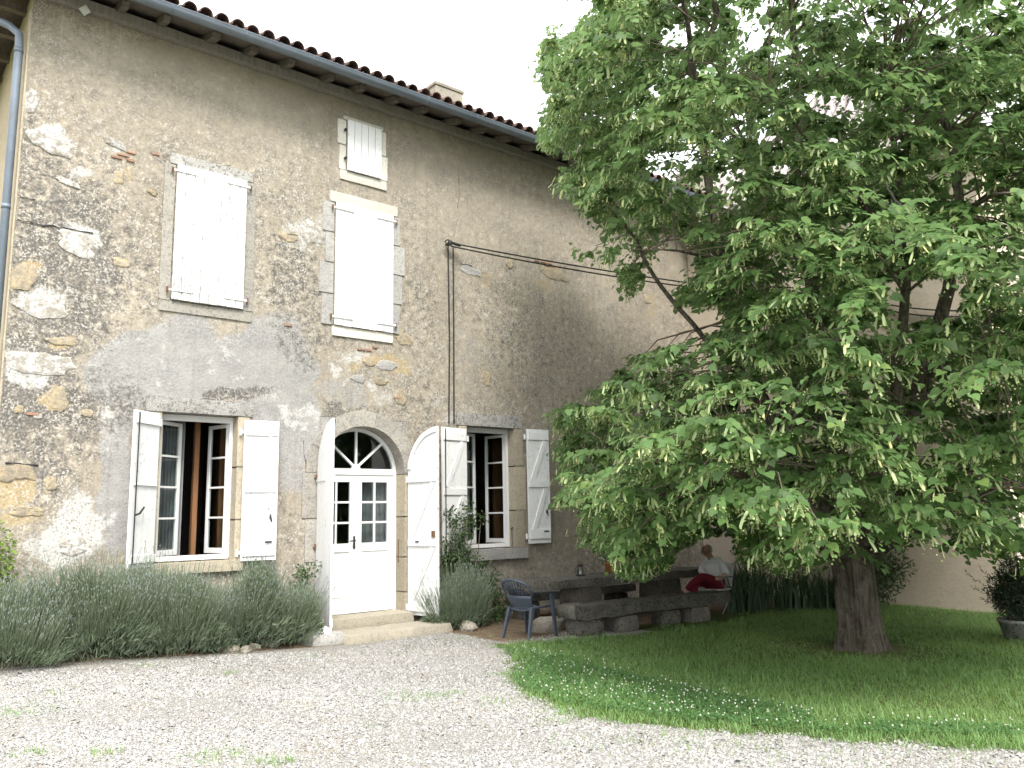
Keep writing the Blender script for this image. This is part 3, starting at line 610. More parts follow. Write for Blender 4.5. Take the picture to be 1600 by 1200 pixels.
s = shutter(W2[1]+.26, -.05, W2[2]+.06, .50, 2.10, 5, 1, 4, mat='white', rails=[(.08, .17), (1.02, .13), (1.90, .14)], diag=1); hardware(s, .40, .56, -.045)
sL = shutter(DX-DRAD-.06, -.05, .12, DRAD+.0, DZS-.12, 80, -1, 6, arch=True, rails=[(.12, .11), (1.1, .11), (2.15, .11)])
sR = shutter(DX+DRAD+.05, -.05, .20, DRAD-.02, DZS-.20, 82, 1, 6, arch=True, rails=[(.06, .11), (1.08, .11), (2.10, .11)])
mb = MB(); mb.box(.62, .67, -.055, -.02, 1.22, 1.32); hpl(mb.build('latch_plate', 'rust'), sR)
mb = MB(); mb.tube([(.50+.035*math.cos(t), -.03, .22+.055*math.sin(t)) for t in np.linspace(0, 5.6, 12)], .005, 5); hpl(mb.build('wire_loop', 'black'), sR)
mb = MB(); mb.box(.22, .30, -.05, -.03, 1.14, 1.16); hpl(mb.build('slot', 'black'), sR)
def closed_shutter(u0, v0, u1, v1, npl, mat, bulge=0.0, mid=True, strap=True):
    a, b = W(u0, v0), W(u1, v1); x0, x1, z0, z1 = a[0], b[0], b[2], a[2]; w = x1-x0; T = .03
    root = empty('shutter', (0, 0, 0), 0, house); root.matrix_parent_inverse = Matrix.Translation(-HO)
    for zf in ((z0+.13, z1-.10) if strap else ()):
        for s_ in (-1, 1):
            xe = x0-.045 if s_ < 0 else x1+.045; xi = x0+w*.30 if s_ < 0 else x1-w*.30; q = sorted((xe, xi)); mb = MB(); mb.box(q[0], q[1], -.072, -.066, zf-.014, zf+.014); hpl(mb.build('strap_hinge', mat), root)
    for k in range(npl):
        xa, xb = x0+w*k/npl+.004, x0+w*(k+1)/npl-.004; yb = -.022-bulge*math.sin(math.pi*(k+.5)/npl)+random.uniform(-.002, .002); dz = random.uniform(-.006, .004)
        m2 = MB(); m2.box(xa, xb, yb-T, yb, z0+dz, z1); o = m2.build('plank', mat, None, False, .003); o.parent = root; o.matrix_parent_inverse = Matrix.Identity(4)
    if mid:
        for s_ in (-1, 1):
            for zf in (z0+.13, z1-.10):
                xe = x0-.06 if s_ < 0 else x1+.06; m2 = MB(); m2.tube([(xe, -.045, zf-.04), (xe, -.045, zf+.04)], .016, 8); o = m2.build('pintle', 'rust'); o.parent = root; o.matrix_parent_inverse = Matrix.Identity(4)
    return root
closed_shutter(276, 258, 378, 484, 8, 'white_old', .012); closed_shutter(523.4, 316.6, 612, 520.8, 7, 'white'); closed_shutter(541.7, 188, 594, 281, 5, 'white', 0, False, False)
for u, v in ((538, 204), (538, 248)):
    p = W(u, v); mb = MB(); mb.tube([(p[0], -.02, p[2]), (p[0], -.07, p[2])], .022, 8); hp(mb.build('hinge_pin', 'black'))
# ---- windows
def window(op, yF, aL, aR):
    x0, x1, z0, z1 = op; fw = .055
    mb = MB(); mb.box(x0+.006, x0+fw, yF, yF+.07, z0+.012, z1-.014); mb.box(x1-fw, x1-.006, yF, yF+.07, z0+.012, z1-.014)
    mb.box(x0+fw, x1-fw, yF+.002, yF+.068, z1-.10, z1-.016); mb.box(x0+fw, x1-fw, yF+.002, yF+.068, z0+.014, z0+.08)
    root = hp(mb.build('window', 'white_door')); root.matrix_parent_inverse = Matrix.Translation(-HO)
    def kid(o): o.parent = root; o.matrix_parent_inverse = Matrix.Identity(4); return o
    sw = (x1-x0-2*fw)/2-.004; zb, zt = z0+.085, z1-.105; sh = zt-zb; st = .048
    for s_, ang in ((1, aL), (-1, aR)):
        hxx = x0+fw+.002 if s_ > 0 else x1-fw-.002; mtx = Matrix.Translation((hxx, yF+.05, zb)) @ Matrix.Rotation(R_(ang)*s_, 4, 'Z') @ Matrix.Diagonal((s_, 1, 1, 1))
        def put(mbx, name, mat):
            mbx.v = [tuple(mtx @ Vector(q)) for q in mbx.v]
            if s_ < 0: mbx.f = [f[::-1] for f in mbx.f]
            return kid(mbx.build(name, mat))
        b = MB(); b.box(0, st, 0, .045, 0, sh); b.box(sw-st, sw, 0, .045, 0, sh); b.box(st, sw-st, .001, .044, 0, .075); b.box(st, sw-st, .001, .044, sh-.05, sh); put(b, 'sash', 'white_door')
        ph = (sh-.125)/4
        for k in range(1, 4): b = MB(); zc = .075+ph*k; b.box(st, sw-st, .006, .038, zc-.014, zc+.014); put(b, 'glazing_bar', 'white_door')
        for k in range(4): b = MB(); za = .075+ph*k+.014*(k > 0); ze = .075+ph*(k+1)-.014*(k < 3); b.box(st-.003, sw-st+.003, .020, .024, za-.003, ze+.003); put(b, 'pane', MT['glass'])
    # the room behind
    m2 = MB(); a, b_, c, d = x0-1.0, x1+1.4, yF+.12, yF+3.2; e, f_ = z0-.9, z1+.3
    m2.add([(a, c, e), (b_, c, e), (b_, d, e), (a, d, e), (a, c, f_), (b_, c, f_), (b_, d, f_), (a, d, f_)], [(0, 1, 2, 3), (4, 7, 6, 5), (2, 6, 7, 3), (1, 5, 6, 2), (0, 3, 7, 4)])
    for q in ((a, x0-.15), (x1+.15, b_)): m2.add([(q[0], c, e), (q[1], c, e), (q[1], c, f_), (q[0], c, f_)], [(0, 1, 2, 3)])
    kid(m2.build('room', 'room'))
    return root, kid
r1, k1 = window(W1, .18, 36, 74)
m = MB(); m.box(W1[0]+.66, W1[0]+.73, .62, .70, W1[2]-.2, W1[3]); k1(m.build('inner_post', 'brownwood')); m = MB(); m.box(W1[1]+.02, W1[1]+.15, .75, .80, W1[2]-.2, W1[3]); k1(m.build('inner_shutter_edge', 'brownwood'))
m = MB(); xs = np.linspace(W1[0]+.20, W1[0]+.50, 31)
m.add([(x, .55+.03*math.sin(q*1.3), z) for z in (W1[2]-.2, W1[3]) for q, x in enumerate(xs)], [(i, i+1, 32+i, 31+i) for i in range(30)]); k1(m.build('curtain', 'curtain', None, True))
r2, k2 = window(W2, .18, 23, 79)
m = MB(); m.box(W2[1]+.20, W2[1]+.40, .90, .94, W2[2]-.2, W2[3]); k2(m.build('inner_shutter_edge', 'brownwood'))
m = MB(); p, q = W(792, 852, .02), W(796, 822, .02); m.tube([(W2[1]-.05, .05, W2[2]+.02), (W2[1]-.03, .08, W2[2]+.32)], .006, 6); m.tube([(W2[1]-.04, .08, W2[2]+.32), (W2[1]-.02, .08, W2[2]+.36)], .014, 6); hp(m.build('stay_rod', 'black'))
# ---- door
yD = .25
fr = MB(); N = 24
po = [(DX+DRAD-.004, DZ0), (DX+DRAD-.004, DZS)]+[(DX+(DRAD-.004)*math.cos(t), DZS+(DRAD-.004)*math.sin(t)) for t in np.linspace(.05, math.pi-.05, N)]+[(DX-DRAD+.004, DZS), (DX-DRAD+.004, DZ0)]
pi_ = [(DX+DRAD-.06, DZ0), (DX+DRAD-.06, DZS)]+[(DX+(DRAD-.06)*math.cos(t), DZS+(DRAD-.06)*math.sin(t)) for t in np.linspace(.05, math.pi-.05, N)]+[(DX-DRAD+.06, DZS), (DX-DRAD+.06, DZ0)]
n = len(po); fr.v = [(x, yD, z) for x, z in po]+[(x, yD, z) for x, z in pi_]+[(x, yD+.07, z) for x, z in po]+[(x, yD+.07, z) for x, z in pi_]
for i in range(n-1): fr.f += [(i, n+i, n+i+1, i+1), (n+i, 3*n+i, 3*n+i+1, n+i+1), (2*n+i, 2*n+i+1, 3*n+i+1, 3*n+i), (i, i+1, 2*n+i+1, 2*n+i)]
fr.box(DX-DRAD+.062, DX+DRAD-.062, yD-.006, yD+.075, DZS-.015, DZS+.085)
door = hp(fr.build('door', 'white_door')); door.matrix_parent_inverse = Matrix.Translation(-HO)
def kd(o): o.parent = door; o.matrix_parent_inverse = Matrix.Identity(4); return o
zf0 = DZS+.085; rf = DRAD-.06
hub = MB(); hub.prism([(DX+.075*math.cos(t), zf0+.075*math.sin(t)) for t in np.linspace(0, math.pi, 9)], yD+.008, yD+.06); kd(hub.build('fan_hub', 'white_door'))
for t in (45, 90, 135):
    b = MB(); b.bar((DX+.06*math.cos(R_(t)), yD+.034, zf0+.06*math.sin(R_(t))), (DX+(rf-.02)*math.cos(R_(t)), yD+.034, DZS+(rf+.02)*math.sin(R_(t))), .05, .034, (-math.sin(R_(t)), 0, math.cos(R_(t)))); kd(b.build('glazing_bar', 'white_door'))
for k in range(4):
    ts = np.linspace(R_(45*k), R_(45*k+45), 7); b = MB(); b.prism([(DX+.05*math.cos(R_(45*k+22)), zf0+.03)]+[(DX+(rf+.004)*math.cos(t), max(zf0+.002, DZS+(rf+.004)*math.sin(t))) for t in ts], yD+.030, yD+.034); kd(b.build('pane', MT['glass']))
lw = (2*DRAD-.124)/2-.004; lh = DZS-.02-DZ0-.008
for s_ in (-1, 1):
    xa = DX-.002-lw if s_ < 0 else DX+.002; xb = xa+lw; zb = DZ0+.008; zt = zb+lh; st = .105; zp = zb+1.08; zpt = zt-.11
    b = MB(); b.box(xa, xa+st, yD+.01, yD+.055, zb, zt); b.box(xb-st, xb, yD+.01, yD+.055, zb, zt); b.box(xa+st, xb-st, yD+.011, yD+.054, zb, zb+.20); b.box(xa+st, xb-st, yD+.011, yD+.054, zp-.13, zp); b.box(xa+st, xb-st, yD+.011, yD+.054, zpt, zt)
    b.box(xa+st, xb-st, yD+.028, yD+.048, zb+.20, zp-.13); b.box(xa+st+.04, xb-st-.04, yD+.018, yD+.030, zb+.25, zp-.18); kd(b.build('door_leaf', 'white_door'))
    xm = (xa+xb)/2; b = MB(); b.box(xm-.016, xm+.016, yD+.014, yD+.05, zp, zpt); kd(b.build('glazing_bar', 'white_door')); ph = (zpt-zp)/3
    for k in (1, 2): b = MB(); b.box(xa+st, xb-st, yD+.016, yD+.048, zp+ph*k-.016, zp+ph*k+.016); kd(b.build('glazing_bar', 'white_door'))
    for k in range(3):
        for q in ((xa+st, xm-.016), (xm+.016, xb-st)): b = MB(); b.box(q[0]-.002, q[1]+.002, yD+.030, yD+.034, zp+ph*k+.016*(k > 0)-.002, zp+ph*(k+1)-.016*(k < 2)+.002); kd(b.build('pane', MT['glass']))
b = MB(); b.box(DX-.042, DX-.012, yD-.002, yD+.009, DZ0+1.0, DZ0+1.2); b.tube([(DX-.027, yD, DZ0+1.13), (DX-.027, yD-.05, DZ0+1.13), (DX-.13, yD-.055, DZ0+1.125)], .011, 8); b.tube([(DX-.027, yD-.01, DZ0+1.04), (DX-.027, yD-.016, DZ0+1.03)], .012, 8); kd(b.build('handle', 'black'))
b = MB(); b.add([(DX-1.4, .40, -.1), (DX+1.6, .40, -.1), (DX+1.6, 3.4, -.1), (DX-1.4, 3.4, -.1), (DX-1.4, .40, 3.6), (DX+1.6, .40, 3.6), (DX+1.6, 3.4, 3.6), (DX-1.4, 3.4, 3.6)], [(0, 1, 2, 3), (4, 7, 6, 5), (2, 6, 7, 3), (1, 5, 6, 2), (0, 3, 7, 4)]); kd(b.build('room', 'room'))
b = MB(); xs = np.linspace(DX+.10, DX+.70, 40); b.add([(x, .44+.012*math.sin(q*1.1), z) for z in (DZ0+1.0, DZS-.08) for q, x in enumerate(xs)], [(i, i+1, 41+i, 40+i) for i in range(39)]); kd(b.build('curtain', 'curtain', None, True))
b = MB(); b.tube([(DX+DRAD-.012, .14, 1.02), (DX+DRAD-.03, .14, 1.03), (DX+DRAD-.03, .14, 1.38), (DX+DRAD-.012, .14, 1.39)], .008, 6); hp(b.build('pull_bar', 'rust'))
for z_ in (1.32, 2.36):
    b = MB(); b.tube([(DX-DRAD-.10, .02, z_), (DX-DRAD-.10, -.06, z_), (DX-DRAD-.10, -.06, z_+.05)], .016, 6); hp(b.build('pintle', 'rust'))
# small lamp box under the eave
p = W(133, 15, -.12); b = MB(); b.box(-.055, .055, -.03, .03, -.055, .055); o = hp(b.build('lamp_box', 'lampbox', None, False, .006)); o.matrix_parent_inverse = Matrix.Identity(4); o.location = (p[0]-HX, -.10, p[2]); o.rotation_euler = (R_(35), R_(40), R_(20))
# ---- roof
OV = .60; SLP = .32; ZG = 8.80; RIDGE_Y = 4.5
def roof_z(y): return ZG+.03+SLP*(y+OV)
XL = HX-OV                                              # eave line on the left hip
roof = MB()
zr = roof_z(RIDGE_Y); hipx = XL+RIDGE_Y+OV
roof.add([(XL, -OV, ZG+.01), (XE+.5, -OV, ZG+.01), (XE+.5, RIDGE_Y, zr-.02), (hipx, RIDGE_Y, zr-.02), (XL, 9+OV, ZG+.01), (XE+.5, 9+OV, ZG+.01),
          (XL, -OV, ZG-.03), (XE+.5, -OV, ZG-.03), (XE+.5, RIDGE_Y, zr-.06), (hipx, RIDGE_Y, zr-.06), (XL, 9+OV, ZG-.03), (XE+.5, 9+OV, ZG-.03)],
         [(0, 1, 2, 3), (0, 3, 4), (3, 2, 5, 4), (7, 6, 9, 8), (6, 10, 9), (9, 10, 11, 8), (0, 6, 7, 1), (0, 4, 10, 6), (1, 7, 8, 2), (2, 8, 11, 5)])
roofo = hp(roof.build('roof', 'oldwood')); roofo.matrix_parent_inverse = Matrix.Translation(-HO)
def rk(o): o.parent = roofo; o.matrix_parent_inverse = Matrix.Identity(4); return o
def tile_mesh(name, r0, r1, L, up=True, n=8):
    mb = MB(); vs = []
    for th in (0, .014):
        for y, r in ((0, r0), (L, r1)):
            for k in range(n+1):
                t = math.pi*k/n; rr = r-th; vs.append((rr*math.cos(t), y, (rr*math.sin(t) if up else -rr*math.sin(t)*.7)))
    m_ = n+1
    def q(a, b, c, d): mb.f.append((a, b, c, d))
    mb.v = vs
    for k in range(n):
        q(k, k+1, m_+k+1, m_+k); q(2*m_+k, 3*m_+k, 3*m_+k+1, 2*m_+k+1); q(k, 2*m_+k, 2*m_+k+1, k+1); q(m_+k, m_+k+1, 3*m_+k+1, 3*m_+k)
    me = bpy.data.meshes.new(name); me.from_pydata(mb.v, [], mb.f); me.validate(); me.materials.append(MT['tile'])
    for p_ in me.polygons: p_.use_smooth = False
    return me
tm_c = tile_mesh('cover_tile', .098, .080, .46, True); tm_p = tile_mesh('pan_tile', .085, .100, .46, False)
SP = .232; ncol = int((15.6-XL)/SP); slope_a = math.atan(SLP)
def put_tile(me, name, x, s_, zoff, jit=1.0):
    o = bpy.data.objects.new(name, me); link(o, roofo)
    o.location = (x+random.uniform(-.012, .012)*jit, -OV-.06+s_*math.cos(slope_a)+random.uniform(-.018, .018)*jit, ZG+.03+s_*math.sin(slope_a)+zoff+random.uniform(-.006, .006))
    o.rotation_euler = (slope_a+random.uniform(-.03, .03), random.uniform(-.05, .05), random.uniform(-.03, .03)); return o
for k in range(ncol):
    x = XL+.10+k*SP
    put_tile(tm_c, 'cover_tile', x, 0, .075); put_tile(tm_p, 'pan_tile', x+SP/2, .01, .06); put_tile(tm_c, 'cover_tile', x, .36, .097)
# the tiles farther up the slope, one sheet of rolled rows
xs = np.arange(XL+.10-SP/4, XE+.5, SP/8); ys = np.arange(.16, RIDGE_Y+.1, .34); V = []
for yv in ys:
    for x in xs: V.append((x, yv, roof_z(yv)+.06+.075*math.sin(2*math.pi*(x-XL-.10)/SP+math.pi/2)+.012*math.sin(x*3.1)))
nx_ = len(xs); q = (np.arange(len(ys)-1)[:, None]*nx_+np.arange(nx_-1)[None]).ravel()
cxx = np.array(V)[q, 0]; cyy = np.array(V)[q, 1]; q = q[(cxx-XL) > (cyy+OV)]
t_ = rk(npmesh('tile_rows', np.array(V), np.stack([q, q+1, q+1+nx_, q+nx_], 1), MT['tile'], None, True)); tag(t_, kind='stuff')
# eave timbers
rk(rough_block('wall_plate', HX-.1, 15.4, -.13, -.005, 8.69, 8.83, 'paleboard', None, .25, .012, 5, .01))
for k, x in enumerate(np.arange(HX-.25, 15.3, .62)):
    x += random.uniform(-.06, .06); y0, y1 = -OV+.10, .3; b = MB(); zz_ = roof_z; w_ = random.uniform(.045, .06)
    ya = -OV+random.uniform(.10, .16)
    pts = [(ya, roof_z(ya)-.075), (ya+.03, roof_z(ya)-.15), (ya+.14, roof_z(ya+.14)-.18), (.3, roof_z(.3)-.18), (.3, roof_z(.3)-.075)]
    nn = len(pts); b.add([(x-w_, y, z) for y, z in pts]+[(x+w_, y, z) for y, z in pts], [tuple(range(nn))[::-1], tuple(range(nn, 2*nn))]+[(i, (i+1) % nn, nn+(i+1) % nn, nn+i) for i in range(nn)]); rk(b.build('rafter', 'oldwood'))
for k, y in enumerate(np.arange(-.2, 4.5, .75)):
    b = MB(); b.box(XL+.12, HX+.3, y-.05, y+.05, 8.70, 8.79); rk(b.build('rafter', 'oldwood'))
# gutter: half round with a rolled lip, in lengths
def gutter_len(x0, x1):
    b = MB(); n = 10; vs = []
    cy, cz, r = -OV-.075, ZG-.005, .085
    prof = [(cy+r*math.cos(t), cz-r*math.sin(t)) for t in np.linspace(0, math.pi, n+1)]+[(cy-r-.012, cz+.010), (cy-r-.004, cz+.018)]
    pin = [(cy+(r-.006)*math.cos(t), cz-(r-.006)*math.sin(t)) for t in np.linspace(0, math.pi, n+1)]+[(cy-r+.004, cz+.012), (cy-r+.002, cz+.016)]
    m_ = len(prof); vs = [(x, *p) for x in (x0, x1) for p in prof]+[(x, *p) for x in (x0, x1) for p in pin]
    fs = [(k, k+1, m_+k+1, m_+k) for k in range(m_-1)]+[(2*m_+k, 3*m_+k, 3*m_+k+1, 2*m_+k+1) for k in range(m_-1)]
    b.add(vs, fs); return b
g0 = gutter_len(XL-.08, 15.2); gut = hp(g0.build('gutter', 'zinc', None, True)); gut.matrix_parent_inverse = Matrix.Translation(-HO)
def gk(o): o.parent = gut; o.matrix_parent_inverse = Matrix.Identity(4); return o
for k, x in enumerate(np.arange(1.9, 15, 1.05)):
    b = MB(); pr = [(-OV-.075+.089*math.cos(t), ZG-.005-.089*math.sin(t)) for t in np.linspace(-.1, math.pi, 14)]
    b.tube([(x, *p) for p in pr], .0055, 5); gk(b.build('joint', 'zinc', None, True))
# left eave gutter and down pipe on the side wall
b = MB(); b.tube([(XL-.07, -OV-.08, ZG-.05), (XL-.07, 6, ZG-.05)], .075, 10); hp(b.build('side_gutter', 'zinc', None, True))
dp = [(XL-.02, .62, ZG-.11), (XL+.06, .50, ZG-.30), (HX-.22, .20, ZG-.52), (HX-.115, .085, ZG-.66), (HX-.105, .075, ZG-.85), (HX-.105, .075, .3)]
b = MB(); b.tube(dp, .05, 12); dpo = hp(b.build('down_pipe', 'zinc', None, True)); dpo.matrix_parent_inverse = Matrix.Translation(-HO)
for z_ in (7.9, 5.75, 3.6, 1.5):
    b = MB(); b.tube([(HX-.105, .075, z_-.03), (HX-.105, .075, z_+.03)], .056, 12); o = b.build('collar', 'zinc', None, True); o.parent = dpo; o.matrix_parent_inverse = Matrix.Identity(4)
# chimneys
def chimney(u, vtop, wpx, y, hgt_=1.6):
    a = W(u-wpx*.36, vtop, y); b_ = W(u+wpx*.36, vtop, y); cwx = (a[0]+b_[0])/2; hw = .36; zt = a[2]
    o = rk(rough_block('chimney', cwx-hw, cwx+hw, y-.30, y+.30, roof_z(y)-.4, zt, 'rock', None, .15, .01, int(u), .01))
    c = rough_block('chimney_cap', cwx-hw-.03, cwx+hw+.03, y-.33, y+.33, zt-.02, zt+.05, 'rock', None, .2, .006, 7, .01); rk(c)
chimney(690, 140, 50, 2.2); chimney(1082, 272, 28, 1.3)
# ================================================================== TOWER BLOCK AT THE FAR END
TX, TY0, TY1, TZ = 14.87, -6.3, -.004, 8.2
tower = empty('tower_block', (TX, TY0, 0)); tag(tower, 'pale rendered square tower block with steep weathered tile roof behind the big tree', 'building')
TO = Vector((TX, TY0, 0))
def tk(o): o.parent = tower; o.matrix_parent_inverse = Matrix.Translation(-TO); return o
n_y = 60; n_z = 80; ty = np.linspace(TY0, TY1, n_y+1); tz = np.linspace(-.4, TZ, n_z+1); A, B = np.meshgrid(ty, tz)
P = np.stack([np.full(A.size, TX), A.ravel(), B.ravel()], 1); P[:, 0] += .02*fnoise(P*1.8, 4)*np.clip((P[:, 1]-TY0)/.1, 0, 1)
q = (np.arange(n_z)[:, None]*(n_y+1)+np.arange(n_y)[None]).ravel(); tk(npmesh('wall', P, np.stack([q, q+n_y+1, q+n_y+2, q+1], 1), MT['towerwall'], None, True))
b = MB(); TX1 = TX+6.2; b.add([(TX, TY0, -.4), (TX1, TY0, -.4), (TX1, TY0, TZ), (TX, TY0, TZ), (TX1, 0, -.4), (TX1, 0, TZ), (TX, 0, -.4), (TX, 0, TZ)], [(0, 1, 2, 3), (1, 4, 5, 2), (4, 6, 7, 5)]); tk(b.build('wall', 'towerwall'))
apex = (TX+3.1, -3.15, 12.4); e = .35; b = MB(); cs = [(TX-e, TY0-e, TZ), (TX1+e, TY0-e, TZ), (TX1+e, e, TZ), (TX-e, e, TZ)]
b.add(cs+[apex], [(0, 1, 4), (1, 2, 4), (2, 3, 4), (3, 0, 4), (3, 2, 1, 0)]); trf = tk(b.build('roof', 'oldtile')); trf.matrix_parent_inverse = Matrix.Translation(-TO)
# rolled tiles on the slope towards the yard
tmo = tile_mesh('tower_tile', .10, .085, .50, True); tmo.materials.clear(); tmo.materials.append(MT['oldtile'])
sl_len = math.hypot(apex[0]-cs[0][0], apex[2]-TZ); sa = math.atan2(apex[2]-TZ, apex[0]-cs[0][0]); cnt = 0
for r in range(9):
    s0 = r*.60+.0; f = s0/sl_len
    ya, yb = cs[0][1]+(apex[1]-cs[0][1])*f+.15, cs[3][1]+(apex[1]-cs[3][1])*f-.15
    for y in np.arange(ya, yb, .27):
        if cnt > 190: break
        o = bpy.data.objects.new('tile', tmo); link(o, trf); o.scale = (1, 1.3, 1)
        o.matrix_parent_inverse = Matrix.Identity(4)
        o.rotation_euler = (Matrix.Rotation(-math.pi/2, 4, 'Z') @ Matrix.Rotation(sa+.03, 4, 'X')).to_euler(); o.location = (cs[0][0]+s0*math.cos(sa)-.02, y+random.uniform(-.02, .02), TZ+s0*math.sin(sa)+.04+random.uniform(-.01, .01)); cnt += 1
# ================================================================== CABLES
def cable(name, pts, r, sag, label, grp=None):
    P = []
    for a, b_ in zip(pts[:-1], pts[1:]):
        for t in np.linspace(0, 1, 14)[:-1]: p = np.array(a)+(np.array(b_)-np.array(a))*t; p = p-np.array([0, 0, sag*4*t*(1-t)]); P.append(p)
    P.append(np.array(pts[-1])); P = np.array(P); c0 = P[0]
    mb = MB(); mb.tube([p-c0 for p in P], r, 6); o = mb.build(name, 'cable', None, True); o.location = c0; tag(o, label, 'cable', grp); return o
ins = W(697, 382)
e1 = (TX-.03, -4.3, 5.62); e2 = (TX-.03, -5.9, 5.10)
cable('power_cable', [(ins[0]+.02, -.12, ins[2]), (14.0, -1.6, 6.38), e1, e2], .014, .05, 'black overhead cable, upper strand, running from facade into the tree')
cable('power_cable', [(ins[0]+.02, -.12, ins[2]-.06), (14.0, -1.62, 6.29), (e1[0], e1[1], e1[2]-.10), (e2[0], e2[1], e2[2]-.10)], .014, .07, 'black overhead cable, lower strand, running from facade into the tree')
a, b_ = W(699, 395), W(702, 662); cable('power_cable', [(a[0], -.025, ins[2]-.02), (a[0]+.02, -.02, (a[2]+b_[2])/2), (b_[0]-.02, -.02, b_[2])], .012, .0, 'black cable hanging down the facade, left of the pair')
a, b_ = W(707, 395), W(710, 662); cable('power_cable', [(a[0], -.025, ins[2]-.03), (a[0], -.02, (a[2]+b_[2])/2), (b_[0]-.02, -.02, b_[2])], .012, .0, 'black cable hanging down the facade, right of the pair')
mb = MB(); mb.tube([(0, .06, 0), (0, -.12, 0)], .016, 6); mb.lathe([(.0, -.05), (.035, -.045), (.04, 0), (.03, .04), (0, .045)], 10, (0, -.12, 0)); mb.tube([(.05*math.cos(t)-.03, -.10+.02*math.sin(3*t), .05*math.sin(t)) for t in np.linspace(0, 6.2, 14)], .012, 5); mb.tube([(-.02, -.11, .02), (.12, -.12, 0), (.22, -.13, -.01)], .026, 6)
o = mb.build('cable_bracket', 'cable'); o.location = ins; tag(o, 'black wall bracket where the cables are anchored on the facade', 'bracket')
# ================================================================== STEPS AND LOOSE STONES BY THE DOOR
o = rough_block('stone_step', 5.66, 7.16, -.30, .28, .04, .262, 'step', None, .12, .008, 41, .02); tag(o, 'worn upper doorstep right under the white door', 'step')
bm_poly = [(5.58, -.30), (7.45, -.30), (7.42, -.86), (7.10, -.98), (6.2, -.99), (5.86, -1.12), (5.62, -.92)]
mb = MB(); n = len(bm_poly); jit = [random.uniform(-.02, .02) for _ in range(n)]
rk_ = rough_block('stone_step', 5.58, 7.42, -1.02, -.303, -.12, .125, 'step', None, .10, .022, 42, .045); tag(rk_, 'rough broad lower doorstep slab beside the gravel', 'step')
o = rough_block('stone_block', 5.12, 5.62, -.92, -.50, -.05, .17, 'greystone', None, .10, .02, 43, .03); tag(o, 'grey stone block under the left door shutter', 'stone')
p = G(508, 1008, .02); sc_ = 1/125.
mb = MB(); kite = [(0, 0), (-.055, .05), (-.09, .13), (-.07, .19), (.0, .255), (.055, .22), (.065, .10), (.035, .03)]
mb.prism(kite, -.02, .02); mb.prism([(-.20, .085), (-.185, .065), (-.03, .215), (-.05, .235)], -.024, .012); hole = [(.025+.014*math.cos(t), .12+.014*math.sin(t)) for t in np.linspace(0, 5.5, 8)]
o = mb.build('wooden_offcut', 'white_old', None, False, .004); o.location = (p[0], p[1]+.02, .02); o.rotation_euler = (R_(-14), 0, R_(-38)); tag(o, 'white painted pointed wooden piece leaning on stone block by the doorstep', 'wood piece')
mb = MB(); mb.prism(hole, -.0225, -.0205); q_ = mb.build('knot_hole', 'black', o)
for k, (u, v, s_, mt, lb) in enumerate([(858, 985, .24, 'rock', 'pale boulder behind the blue plastic chair'), (730, 985, .15, 'rock', 'white grey rock at the foot of the climbing shrub'), (360, 1012, .10, 'rock', 'small tan stone under the middle of the lavender'), (384, 1012, .09, 'rock', 'small grey stone beside tan stone under the lavender'), (398, 1006, .08, 'rock', 'small brown stone right of the others under the lavender'), (278, 1014, .10, 'rock', 'rounded stone half hidden under the lavender at left'), (425, 998, .13, 'rock', 'flat grey stone at right end of the lavender')]):
    zg = .14 if u < 500 else .0; p = G(u, v, zg); o = rock('rock', (0, 0, 0), s_*1.3, s_*.9, s_*.75, mt, None, k, 2); o.location = (p[0], p[1], float(ground_z(p[0], p[1]))+s_*.25); o.rotation_euler = (0, 0, k*1.3); tag(o, lb, 'stone')
# ================================================================== STONE TABLE AND BENCHES
def stone_set(root, parts):
    for nm, a, mat, cell, amp, seed, rnd in parts:
        o = rough_block(nm, *a, mat, root, cell, amp, seed, rnd)
tbl = empty('stone_table', (10.6, -1.45, 0), R_(-2)); tag(tbl, 'long mossy stone slab table by the facade under the tree', 'table')
stone_set(tbl, [('tabletop', (-1.9, 2.0, -.42, .42, .565, .70), 'mossy', .07, .028, 1, .02), ('pillar', (-1.15, -.62, -.26, .26, -.03, .555), 'pillar', .13, .02, 2, .03), ('pillar', (.75, 1.35, -.26, .26, -.03, .555), 'pillar', .13, .02, 3, .03)])
bn = empty('stone_bench', (9.92, -2.80, 0), R_(-5)); tag(bn, 'thick rough stone bench on three blocks in front of the stone table', 'bench')
stone_set(bn, [('seat_slab', (-1.72, 1.60, -.20, .20, .235, .43), 'mossy', .055, .045, 4, .03), ('block', (-1.58, -1.12, -.16, .18, -.04, .232), 'mossy', .10, .03, 5, .04), ('block', (-.86, -.46, -.22, .18, -.04, .232), 'pillar', .10, .025, 6, .03), ('block', (.66, 1.12, -.20, .18, -.04, .232), 'pillar', .10, .025, 7, .03), ('block', (.12, .55, -.10, .18, -.04, .228), 'mossy', .10, .02, 8, .03)])
b2 = empty('stone_bench', (10.3, -.62, 0), R_(0)); tag(b2, 'dark stone bench between the table and the house wall', 'bench')
stone_set(b2, [('seat_slab', (-1.45, 1.5, -.18, .18, .28, .42), 'mossy', .13, .02, 9, .03), ('block', (-1.3, -.9, -.15, .15, -.03, .277), 'mossy', .13, .02, 10, .03), ('block', (.9, 1.3, -.15, .15, -.03, .277), 'mossy', .13, .02, 11, .03)])
